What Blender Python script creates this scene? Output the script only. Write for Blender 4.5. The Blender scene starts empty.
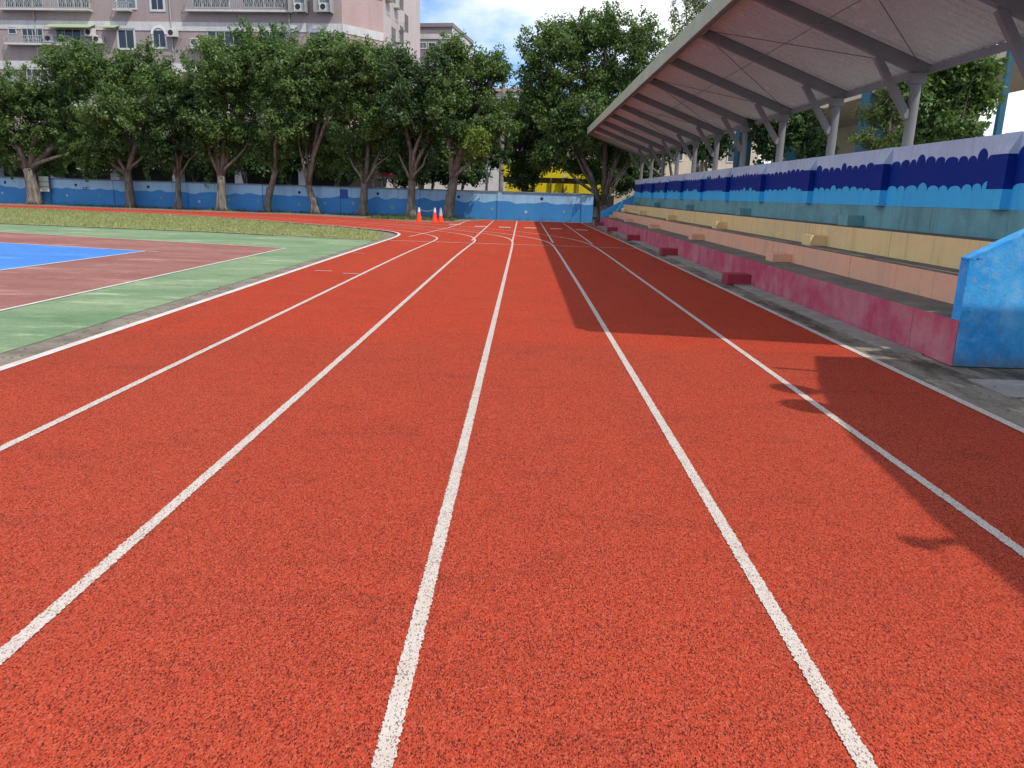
import bpy, math, random
import numpy as np
from mathutils import Vector, Matrix
S = bpy.context.scene
COL = S.collection
R = math.radians
rng = np.random.default_rng(7)
random.seed(7)

# ------------------------------------------------------------------ camera
EYE = 1.39
CR = np.array([[0.9994888, 0.03128926, -0.00656621],
               [0.01388537, -0.2398382, 0.97071357],
               [0.02879808, -0.97030852, -0.24015006]])   # columns: right, down, forward
F = 769.0
cd = bpy.data.cameras.new('camera'); cam = bpy.data.objects.new('camera', cd); COL.objects.link(cam)
cd.sensor_fit = 'HORIZONTAL'; cd.sensor_width = 36; cd.lens = F / 1024 * 36
cd.clip_start = 0.05; cd.clip_end = 2000
mw = Matrix.Identity(4)
for i in range(3):
    mw[i][0] = CR[i, 0]; mw[i][1] = -CR[i, 1]; mw[i][2] = -CR[i, 2]
mw[2][3] = EYE
cam.matrix_world = mw
S.camera = cam

# ------------------------------------------------------------------ light
SUN = Vector((0.53, -0.51, 1.0)).normalized()
ELEV = math.asin(SUN.z); AZ = math.atan2(SUN.x, SUN.y)
sd = bpy.data.lights.new('sun', 'SUN'); sd.energy = 3.35; sd.angle = R(0.53); sd.color = (1.0, 0.94, 0.85)
so = bpy.data.objects.new('sun', sd); COL.objects.link(so); so.location = (0, 0, 60)
so.rotation_euler = SUN.to_track_quat('Z', 'Y').to_euler()
w = bpy.data.worlds.new('World'); S.world = w; w.use_nodes = True
wn = w.node_tree.nodes; wl = w.node_tree.links; wn.clear()
wo = wn.new('ShaderNodeOutputWorld'); bg = wn.new('ShaderNodeBackground')
sky = wn.new('ShaderNodeTexSky'); sky.sky_type = 'NISHITA'; sky.sun_disc = False
sky.sun_elevation = ELEV; sky.sun_rotation = AZ; sky.air_density = 1.0; sky.dust_density = 0.6; sky.ozone_density = 3.5
tc = wn.new('ShaderNodeTexCoord'); mp = wn.new('ShaderNodeMapping'); mp.inputs['Scale'].default_value = (1, 1, 2.2)
mp.inputs['Location'].default_value = (3.1, 0.3, 0.5)
no = wn.new('ShaderNodeTexNoise'); no.inputs['Scale'].default_value = 3.0; no.inputs['Detail'].default_value = 7; no.inputs['Roughness'].default_value = 0.55
rp = wn.new('ShaderNodeValToRGB'); rp.color_ramp.elements[0].position = 0.40; rp.color_ramp.elements[1].position = 0.60
mx = wn.new('ShaderNodeMix'); mx.data_type = 'RGBA'; mx.inputs[7].default_value = (8.6, 8.7, 8.9, 1)
wl.new(tc.outputs['Generated'], mp.inputs['Vector']); wl.new(mp.outputs[0], no.inputs['Vector'])
wl.new(no.outputs['Fac'], rp.inputs['Fac']); wl.new(rp.outputs['Color'], mx.inputs[0])
tint = wn.new('ShaderNodeMix'); tint.data_type = 'RGBA'; tint.blend_type = 'MULTIPLY'; tint.inputs[0].default_value = 1.0; tint.inputs[7].default_value = (0.80, 0.93, 1.10, 1)
wl.new(sky.outputs[0], tint.inputs[6]); wl.new(tint.outputs[2], mx.inputs[6]); wl.new(mx.outputs[2], bg.inputs['Color'])
bg.inputs['Strength'].default_value = 0.15
wl.new(bg.outputs[0], wo.inputs['Surface'])
S.view_settings.view_transform = 'Standard'; S.view_settings.look = 'None'
S.view_settings.exposure = 0.16; S.view_settings.gamma = 1.0; S.view_settings.use_curve_mapping = False
S.render.engine = 'CYCLES'
S.cycles.max_bounces = 6

# ------------------------------------------------------------------ helpers
def at(px, py, Y):
    """point of the view ray through (px,py) at distance Y along the track"""
    r = CR @ np.array([px - 512, py - 384, F]); s = Y / r[1]
    return Vector((r[0] * s, Y, r[2] * s + EYE))

class MB:
    def __init__(s): s.v = []; s.f = []; s.m = []; s.mats = []
    def mi(s, m):
        if m not in s.mats: s.mats.append(m)
        return s.mats.index(m)
    def poly(s, pts, m):
        b = len(s.v); s.v += [tuple(p) for p in pts]; s.f.append(tuple(range(b, b + len(pts)))); s.m.append(s.mi(m))
    def box(s, x0, x1, y0, y1, z0, z1, m, M=None):
        b = len(s.v)
        P = [(x0,y0,z0),(x1,y0,z0),(x1,y1,z0),(x0,y1,z0),(x0,y0,z1),(x1,y0,z1),(x1,y1,z1),(x0,y1,z1)]
        if M is not None: P = [tuple(M @ Vector(p)) for p in P]
        s.v += P
        for q in ((0,3,2,1),(4,5,6,7),(0,1,5,4),(1,2,6,5),(2,3,7,6),(3,0,4,7)):
            s.f.append(tuple(b + k for k in q)); s.m.append(s.mi(m))
    def bar(s, a, b, wd, hg, m, up=(0, 0, 1)):
        a = Vector(a); b = Vector(b); d = b - a; L = d.length; d.normalize()
        u = Vector(up); sx = d.cross(u)
        if sx.length < 1e-4: sx = d.cross(Vector((0, 1, 0)))
        sx.normalize(); sz = sx.cross(d)
        M = Matrix(((sx.x, d.x, sz.x, a.x), (sx.y, d.y, sz.y, a.y), (sx.z, d.z, sz.z, a.z), (0, 0, 0, 1)))
        s.box(-wd/2, wd/2, 0, L, -hg/2, hg/2, m, M)
    def tube(s, pts, rad, m, n=7, wob=0.0, cap=True):
        pts = [Vector(p) for p in pts]; b = len(s.v); k = s.mi(m); px = None
        for i, p in enumerate(pts):
            d = (pts[min(i+1, len(pts)-1)] - pts[max(i-1, 0)]).normalized()
            if px is None:
                px = d.cross(Vector((0.3, 1, 0.1))).normalized()
            else:
                px = (px - d * px.dot(d)).normalized()
            py = d.cross(px); r = rad[i]
            for j in range(n):
                a = 2 * math.pi * j / n; rr = r * (1 + wob * math.sin(3 * a + i * 0.9 + 1.3 * math.sin(5 * a)))
                s.v.append(tuple(p + px * math.cos(a) * rr + py * math.sin(a) * rr))
        for i in range(len(pts) - 1):
            for j in range(n):
                q = b + i * n; s.f.append((q + j, q + (j+1) % n, q + n + (j+1) % n, q + n + j)); s.m.append(k)
        if cap:
            s.f.append(tuple(b + j for j in reversed(range(n)))); s.m.append(k)
            e = b + (len(pts)-1) * n; s.f.append(tuple(e + j for j in range(n))); s.m.append(k)
    def prism(s, pts, axis, a0, a1, m):
        """2-D outline extruded along axis ('x': pts are (y,z); 'y': (x,z); 'z': (x,y))"""
        def P(p, a): return {'x': (a, p[0], p[1]), 'y': (p[0], a, p[1]), 'z': (p[0], p[1], a)}[axis]
        n = len(pts); b = len(s.v); k = s.mi(m)
        s.v += [P(p, a0) for p in pts] + [P(p, a1) for p in pts]
        s.f.append(tuple(b + i for i in reversed(range(n)))); s.m.append(k)
        s.f.append(tuple(b + n + i for i in range(n))); s.m.append(k)
        for i in range(n):
            s.f.append((b + i, b + (i+1) % n, b + n + (i+1) % n, b + n + i)); s.m.append(k)
    def build(s, name, parent=None, smooth=False, bevel=0.0, M=None):
        me = bpy.data.meshes.new(name); me.from_pydata(s.v, [], s.f)
        for m in s.mats: me.materials.append(m)
        me.polygons.foreach_set('material_index', s.m)
        if smooth: me.polygons.foreach_set('use_smooth', [True] * len(s.f))
        import bmesh
        bm = bmesh.new(); bm.from_mesh(me); bmesh.ops.recalc_face_normals(bm, faces=bm.faces); bm.to_mesh(me); bm.free()
        me.update()
        o = bpy.data.objects.new(name, me); COL.objects.link(o)
        if M is not None: o.matrix_local = M
        if parent: o.parent = parent
        if bevel:
            b = o.modifiers.new('bevel', 'BEVEL'); b.width = bevel; b.segments = 2; b.limit_method = 'ANGLE'
        return o

def tag(o, label=None, cat=None, group=None, kind=None):
    if label: o['label'] = label
    if cat: o['category'] = cat
    if group: o['group'] = group
    if kind: o['kind'] = kind
    return o
def empty(name, loc=(0, 0, 0), rz=0.0):
    o = bpy.data.objects.new(name, None); COL.objects.link(o); o.location = loc; o.rotation_euler = (0, 0, rz)
    o.empty_display_size = 0.3
    return o
def copy_tree(o, parent=None):
    c = o.copy(); COL.objects.link(c)
    if parent: c.parent = parent
    for ch in list(o.children): copy_tree(ch, c)
    return c
def struct(o): o['kind'] = 'structure'; return o

# ------------------------------------------------------------------ materials
class N:
    def __init__(s, name):
        s.mat = bpy.data.materials.new(name); s.mat.use_nodes = True
        s.t = s.mat.node_tree; s.n = s.t.nodes; s.n.clear()
        s.out = s.n.new('ShaderNodeOutputMaterial')
    def new(s, k, **kw):
        x = s.n.new(k)
        for a, b in kw.items(): setattr(x, a, b)
        return x
    def link(s, a, b): s.t.links.new(a, b)
    def val(s, sock, v):
        if isinstance(v, (int, float, tuple, list)): sock.default_value = v
        else: s.link(v, sock)
    def coords(s, out='Object'): return s.new('ShaderNodeTexCoord').outputs[out]
    def mapping(s, vec, scale=(1, 1, 1), loc=(0, 0, 0)):
        m = s.new('ShaderNodeMapping'); s.link(vec, m.inputs['Vector']); m.inputs['Scale'].default_value = scale; m.inputs['Location'].default_value = loc
        return m.outputs[0]
    def noise(s, vec, scale, detail=4, rough=0.55):
        x = s.new('ShaderNodeTexNoise'); s.link(vec, x.inputs['Vector']); x.inputs['Scale'].default_value = scale
        x.inputs['Detail'].default_value = detail; x.inputs['Roughness'].default_value = rough
        return x.outputs['Fac']
    def voro(s, vec, scale, out='Distance', feature='F1'):
        x = s.new('ShaderNodeTexVoronoi', feature=feature); s.link(vec, x.inputs['Vector']); x.inputs['Scale'].default_value = scale
        return x.outputs[out]
    def ramp(s, fac, stops):
        x = s.new('ShaderNodeValToRGB'); s.link(fac, x.inputs['Fac']); e = x.color_ramp.elements
        while len(e) < len(stops): e.new(0.5)
        for k, (p, c) in enumerate(stops):
            e[k].position = p; e[k].color = (c, c, c, 1) if isinstance(c, (int, float)) else (*c, 1)
        return x.outputs['Color']
    def mix(s, fac, a, b, mode='MIX'):
        x = s.new('ShaderNodeMix', data_type='RGBA', blend_type=mode)
        s.val(x.inputs[0], fac)
        for sock, v in ((x.inputs[6], a), (x.inputs[7], b)):
            if isinstance(v, (tuple, list)): sock.default_value = (*v[:3], 1)
            else: s.val(sock, v)
        return x.outputs[2]
    def math(s, op, a, b=0.0, clamp=False):
        x = s.new('ShaderNodeMath', operation=op, use_clamp=clamp); s.val(x.inputs[0], a); s.val(x.inputs[1], b); return x.outputs[0]
    def sep(s, vec):
        x = s.new('ShaderNodeSeparateXYZ'); s.link(vec, x.inputs[0]); return x.outputs
    def bsdf(s, col, rough=0.7, spec=0.4, bump=None, bstr=0.3, bdist=0.01, metal=0.0):
        p = s.new('ShaderNodeBsdfPrincipled')
        if isinstance(col, (tuple, list)): p.inputs['Base Color'].default_value = (*col[:3], 1)
        else: s.link(col, p.inputs['Base Color'])
        s.val(p.inputs['Roughness'], rough); s.val(p.inputs['Specular IOR Level'], spec); p.inputs['Metallic'].default_value = metal
        if bump is not None:
            b = s.new('ShaderNodeBump'); s.link(bump, b.inputs['Height']); b.inputs['Strength'].default_value = bstr; b.inputs['Distance'].default_value = bdist
            s.link(b.outputs[0], p.inputs['Normal'])
        s.link(p.outputs[0], s.out.inputs['Surface'])
        return s.mat

def painted(name, col, dirt=0.35, scale=1.6, rough=0.6, dirtcol=None, spec=0.35, streak=True, joint=0.0):
    """weathered paint on concrete: blotches, vertical drip streaks, chips, fine grain, cast joints"""
    m = N(name); c = m.coords(); s = m.sep(c)
    big = m.noise(c, scale, 6, 0.65); fine = m.noise(c, 38, 3, 0.6)
    dc = dirtcol or tuple(0.45 * x + 0.03 for x in col)
    r = m.mix(m.ramp(big, [(0.42, 0.0), (0.66, min(1, dirt * 1.25))]), col, dc)
    b2 = m.noise(m.mapping(c, (1, 1, 1.6), (4, 1, 2)), scale * 2.6, 6, 0.7)
    r = m.mix(m.ramp(b2, [(0.54, 0.0), (0.70, dirt * 0.8)]), r, tuple(min(0.95, 1.18 * x + 0.03) for x in col))
    if streak:
        st = m.noise(m.mapping(c, (9, 9, 0.55)), 1.0, 5, 0.65)
        r = m.mix(m.ramp(st, [(0.52, 0.0), (0.70, dirt)]), r, tuple(0.62 * x for x in dc))
    r = m.mix(m.ramp(fine, [(0.35, 0.2), (0.6, 0.0)]), r, tuple(0.6 * x for x in col))
    sp = m.noise(c, 8, 6, 0.75)
    r = m.mix(m.ramp(sp, [(0.665, 0.0), (0.69, 0.85 * min(1, dirt * 1.6))]), r, (0.20, 0.175, 0.15))
    if joint:
        j = m.math('ABSOLUTE', m.math('SUBTRACT', m.math('FRACT', m.math('ADD', m.math('DIVIDE', s[1], joint), m.math('MULTIPLY', m.noise(c, 3, 4), 0.008))), 0.5))
        r = m.mix(m.ramp(j, [(0.0012, 0.8), (0.0030, 0.0)]), r, (0.10, 0.085, 0.075))
    return m.bsdf(r, rough, spec, fine, 0.18, 0.01)
def concrete(name, col, var=0.5, scale=1.2, stains=(0.05, 0.045, 0.04)):
    m = N(name); c = m.coords()
    a = m.noise(c, scale, 6, 0.65); b = m.noise(c, 22, 4, 0.7)
    r = m.mix(m.ramp(a, [(0.38, var), (0.62, 0.0)]), col, stains)
    r = m.mix(m.ramp(b, [(0.35, 0.4), (0.6, 0.0)]), r, tuple(0.5 * x for x in col))
    r = m.mix(m.ramp(m.noise(c, 3.7, 5, 0.7), [(0.6, 0.0), (0.72, 0.45)]), r, tuple(min(1, 1.7 * x) for x in col))
    return m.bsdf(r, 0.9, 0.2, b, 0.35, 0.01)

def stained(name, col, dark, pale):
    """old wet-stained concrete: broad black water marks, tan dust patches, aggregate"""
    m = N(name); c = m.coords(); f = m.noise(c, 26, 4, 0.7)
    a = m.noise(m.mapping(c, (1.6, 0.45, 1)), 1.5, 7, 0.68); d = m.noise(m.mapping(c, (1.2, 0.6, 1), (5, 2, 0)), 1.8, 7, 0.7)
    r = m.mix(m.ramp(a, [(0.40, 0.9), (0.56, 0.0)]), col, dark)
    r = m.mix(m.ramp(d, [(0.53, 0.0), (0.62, 0.85)]), r, pale)
    r = m.mix(m.ramp(f, [(0.36, 0.5), (0.55, 0.0)]), r, tuple(0.45 * x for x in col))
    return m.bsdf(r, 0.9, 0.2, f, 0.4, 0.01)
def plain(name, col, rough=0.5, spec=0.4, metal=0.0, var=0.25):
    m = N(name); c = m.coords()
    r = m.mix(m.ramp(m.noise(c, 3.0, 4), [(0.4, var), (0.65, 0.0)]), col, tuple(0.55 * x for x in col))
    return m.bsdf(r, rough, spec, metal=metal)

# running track: rubber granules
def mat_track():
    m = N('red_rubber'); c = m.coords(); s = m.sep(c); cs = m.mapping(c, (1, 0.6, 1))
    gr = m.voro(cs, 250, 'Distance'); gc = m.sep(m.voro(cs, 250, 'Color'))[0]
    fine = m.sep(m.voro(m.mapping(c, (1, 0.55, 1), (7, 3, 0)), 290, 'Color'))[1]; mid = m.noise(cs, 52, 3, 0.65)
    big = m.noise(c, 0.9, 5, 0.6); hug = m.noise(m.mapping(c, (1.0, 0.35, 1)), 0.5, 4, 0.6)
    edge = m.math('ADD', s[1], m.math('MULTIPLY', m.noise(c, 1.5, 4), 0.35))
    far = m.ramp(m.math('MULTIPLY', m.math('SUBTRACT', edge, 7.2), 2.5, True), [(0, 0), (1, 1)])
    base = m.mix(far, (0.465, 0.056, 0.027), (0.55, 0.054, 0.022))
    r = m.mix(m.ramp(big, [(0.35, 0.0), (0.7, 0.45)]), base, (0.35, 0.046, 0.026))
    r = m.mix(m.ramp(hug, [(0.45, 0.0), (0.75, 0.35)]), r, (0.50, 0.085, 0.045))
    # darker worn smears across the lanes, a few transverse seams
    sm = m.noise(m.mapping(c, (0.8, 2.2, 1), (2, 7, 0)), 1.6, 7, 0.72)
    r = m.mix(m.ramp(sm, [(0.53, 0.0), (0.70, 0.55)]), r, (0.235, 0.036, 0.022))
    st = m.noise(m.mapping(c, (2.2, 0.10, 1), (1, 3, 0)), 1.2, 5, 0.6)
    r = m.mix(m.ramp(st, [(0.55, 0.0), (0.75, 0.30)]), r, (0.28, 0.045, 0.028))
    r = m.mix(m.ramp(gc, [(0.0, 0.0), (0.55, 0.05), (1.0, 0.62)]), r, (0.62, 0.16, 0.095))
    r = m.mix(m.ramp(fine, [(0.10, 0.90), (0.34, 0.0)]), r, (0.075, 0.012, 0.009))
    r = m.mix(m.ramp(mid, [(0.36, 0.28), (0.48, 0.0)]), r, (0.16, 0.026, 0.016))
    r = m.mix(m.ramp(m.noise(c, 6.5, 6, 0.7), [(0.52, 0.0), (0.76, 0.26)]), r, (0.19, 0.030, 0.020))
    sc = m.noise(c, 2.4, 7, 0.72)
    r = m.mix(m.ramp(sc, [(0.66, 0.0), (0.76, 0.34)]), r, (0.58, 0.22, 0.16))
    h = m.math('ADD', m.math('MULTIPLY', gr, 0.6), fine)
    return m.bsdf(r, 0.95, 0.06, h, 0.9, 0.006)
def mat_line():
    m = N('line_paint'); c = m.coords(); cs = m.mapping(c, (1, 0.6, 1))
    fine = m.sep(m.voro(m.mapping(c, (1, 0.55, 1), (7, 3, 0)), 290, 'Color'))[1]; wear = m.noise(c, 5.0, 5, 0.7)
    gc = m.sep(m.voro(cs, 200, 'Color'))[0]
    r = m.mix(m.ramp(wear, [(0.45, 0.0), (0.8, 0.5)]), (0.57, 0.515, 0.46), (0.46, 0.32, 0.27))
    r = m.mix(m.ramp(gc, [(0.5, 0.0), (1.0, 0.30)]), r, (0.46, 0.38, 0.33))
    r = m.mix(m.ramp(fine, [(0.06, 0.9), (0.25, 0.0)]), r, (0.16, 0.085, 0.07))
    return m.bsdf(r, 0.9, 0.15, fine, 0.7, 0.005)
def mat_court(name, col, pale):
    m = N(name); c = m.coords()
    a = m.noise(m.mapping(c, (0.35, 1, 1)), 0.9, 6, 0.65); b = m.noise(c, 5, 6, 0.7); f = m.noise(c, 40, 3, 0.6)
    r = m.mix(m.ramp(a, [(0.40, 0.0), (0.68, 0.85)]), col, pale)
    r = m.mix(m.ramp(b, [(0.30, 0.5), (0.5, 0.0)]), r, tuple(0.6 * x for x in col))
    r = m.mix(m.ramp(m.noise(m.mapping(c, (0.5, 1.6, 1), (3, 1, 0)), 1.3, 7, 0.7), [(0.55, 0.0), (0.66, 0.75)]), r, tuple(min(1, 1.35 * x + 0.03) for x in pale))
    wd_ = m.noise(m.mapping(c, (0.5, 1.4, 1), (9, 4, 0)), 1.1, 7, 0.7)
    r = m.mix(m.ramp(wd_, [(0.56, 0.0), (0.68, 0.6)]), r, tuple(0.5 * x for x in col))
    r = m.mix(m.ramp(f, [(0.38, 0.3), (0.55, 0.0)]), r, tuple(0.5 * x for x in col))
    return m.bsdf(r, 0.75, 0.3, f, 0.2, 0.006)
def mat_leaf(name, c0, c1, c2):
    m = N(name); g = m.new('ShaderNodeNewGeometry'); c = m.coords()
    k = m.ramp(g.outputs['Random Per Island'], [(0.0, c0), (0.55, c1), (1.0, c2)])
    cl = m.noise(c, 0.8, 3, 0.6)
    k = m.mix(m.ramp(cl, [(0.40, 0.0), (0.66, 0.65)]), k, c2)
    p = m.new('ShaderNodeBsdfPrincipled'); m.link(k, p.inputs['Base Color']); p.inputs['Roughness'].default_value = 0.5; p.inputs['Specular IOR Level'].default_value = 0.35
    t = m.new('ShaderNodeBsdfTranslucent'); tcx = m.mix(1.0, k, (1.5, 1.6, 0.5), 'MULTIPLY'); m.link(tcx, t.inputs['Color'])
    x = m.new('ShaderNodeMixShader'); x.inputs[0].default_value = 0.33
    m.link(p.outputs[0], x.inputs[1]); m.link(t.outputs[0], x.inputs[2]); m.link(x.outputs[0], m.out.inputs['Surface'])
    return m.mat
def mat_bark():
    m = N('bark'); c = m.coords()
    a = m.noise(m.mapping(c, (6, 6, 1.2)), 1.5, 6, 0.7); b = m.noise(c, 2.2, 4, 0.6)
    r = m.mix(m.ramp(a, [(0.35, 0.0), (0.65, 1.0)]), (0.075, 0.062, 0.050), (0.25, 0.22, 0.185))
    r = m.mix(m.ramp(b, [(0.5, 0.0), (0.75, 0.55)]), r, (0.30, 0.27, 0.23))
    return m.bsdf(r, 0.9, 0.15, a, 0.8, 0.05)
def mat_mural():
    m = N('wave_mural'); c = m.coords(); s = m.sep(c)
    wv = m.new('ShaderNodeTexNoise', noise_dimensions='1D'); m.link(m.math('MULTIPLY', s[0], 0.9), wv.inputs['W']); wv.inputs['Scale'].default_value = 1.0; wv.inputs['Detail'].default_value = 1
    sc = m.math('ABSOLUTE', m.math('SINE', m.math('MULTIPLY', s[0], 3.4)))
    thr = m.math('ADD', m.math('ADD', 0.76, m.math('MULTIPLY', wv.outputs['Fac'], 0.28)), m.math('MULTIPLY', sc, 0.055))
    k = m.math('GREATER_THAN', s[2], thr)
    a = m.noise(c, 0.55, 5, 0.6)
    lo = m.mix(m.ramp(a, [(0.35, 0.0), (0.7, 1.0)]), (0.035, 0.20, 0.48), (0.055, 0.25, 0.54))
    hi = m.mix(m.ramp(a, [(0.35, 0.0), (0.7, 1.0)]), (0.25, 0.45, 0.66), (0.34, 0.54, 0.72))
    r = m.mix(k, lo, hi)
    st = m.noise(m.mapping(c, (5, 5, 0.35)), 1.0, 5, 0.65)
    up = m.ramp(m.math('SUBTRACT', s[2], 0.55, True), [(0.0, 0.25), (0.9, 1.0)])
    r = m.mix(m.math('MULTIPLY', m.ramp(st, [(0.50, 0.0), (0.78, 0.75)]), up), r, (0.10, 0.14, 0.20))
    r = m.mix(m.math('MULTIPLY', m.ramp(m.noise(c, 2.5, 5, 0.7), [(0.45, 0), (0.6, 0.7)]), m.ramp(s[2], [(0.02, 1.0), (0.22, 0.0)])), r, (0.07, 0.075, 0.07))
    return m.bsdf(r, 0.6, 0.3, m.noise(c, 30, 3), 0.1, 0.01)
def mat_tiles(name, c0, c1, mortar, sc=9.0):
    m = N(name); c = m.coords()
    b = m.new('ShaderNodeTexBrick'); m.link(m.mapping(c, (1, 1, 1)), b.inputs['Vector']); b.inputs['Scale'].default_value = sc
    s = m.sep(c); cb = m.new('ShaderNodeCombineXYZ'); m.link(m.math('ADD', s[0], s[1]), cb.inputs[0]); m.link(s[2], cb.inputs[1]); m.link(cb.outputs[0], b.inputs['Vector'])
    for k, v in zip(('Color1', 'Color2', 'Mortar'), (c0, c1, mortar)): b.inputs[k].default_value = (*v, 1)
    b.inputs['Mortar Size'].default_value = 0.012; b.inputs['Brick Width'].default_value = 2.0; b.inputs['Row Height'].default_value = 0.6
    r = m.mix(m.ramp(m.noise(c, 0.35, 5, 0.6), [(0.4, 0.3), (0.65, 0.0)]), b.outputs['Color'], tuple(0.62 * x for x in c0))
    r = m.mix(m.ramp(m.noise(m.mapping(c, (3, 3, 0.15)), 0.8, 5, 0.6), [(0.5, 0.0), (0.75, 0.35)]), r, tuple(0.5 * x for x in c0))
    return m.bsdf(r, 0.6, 0.35)

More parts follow.
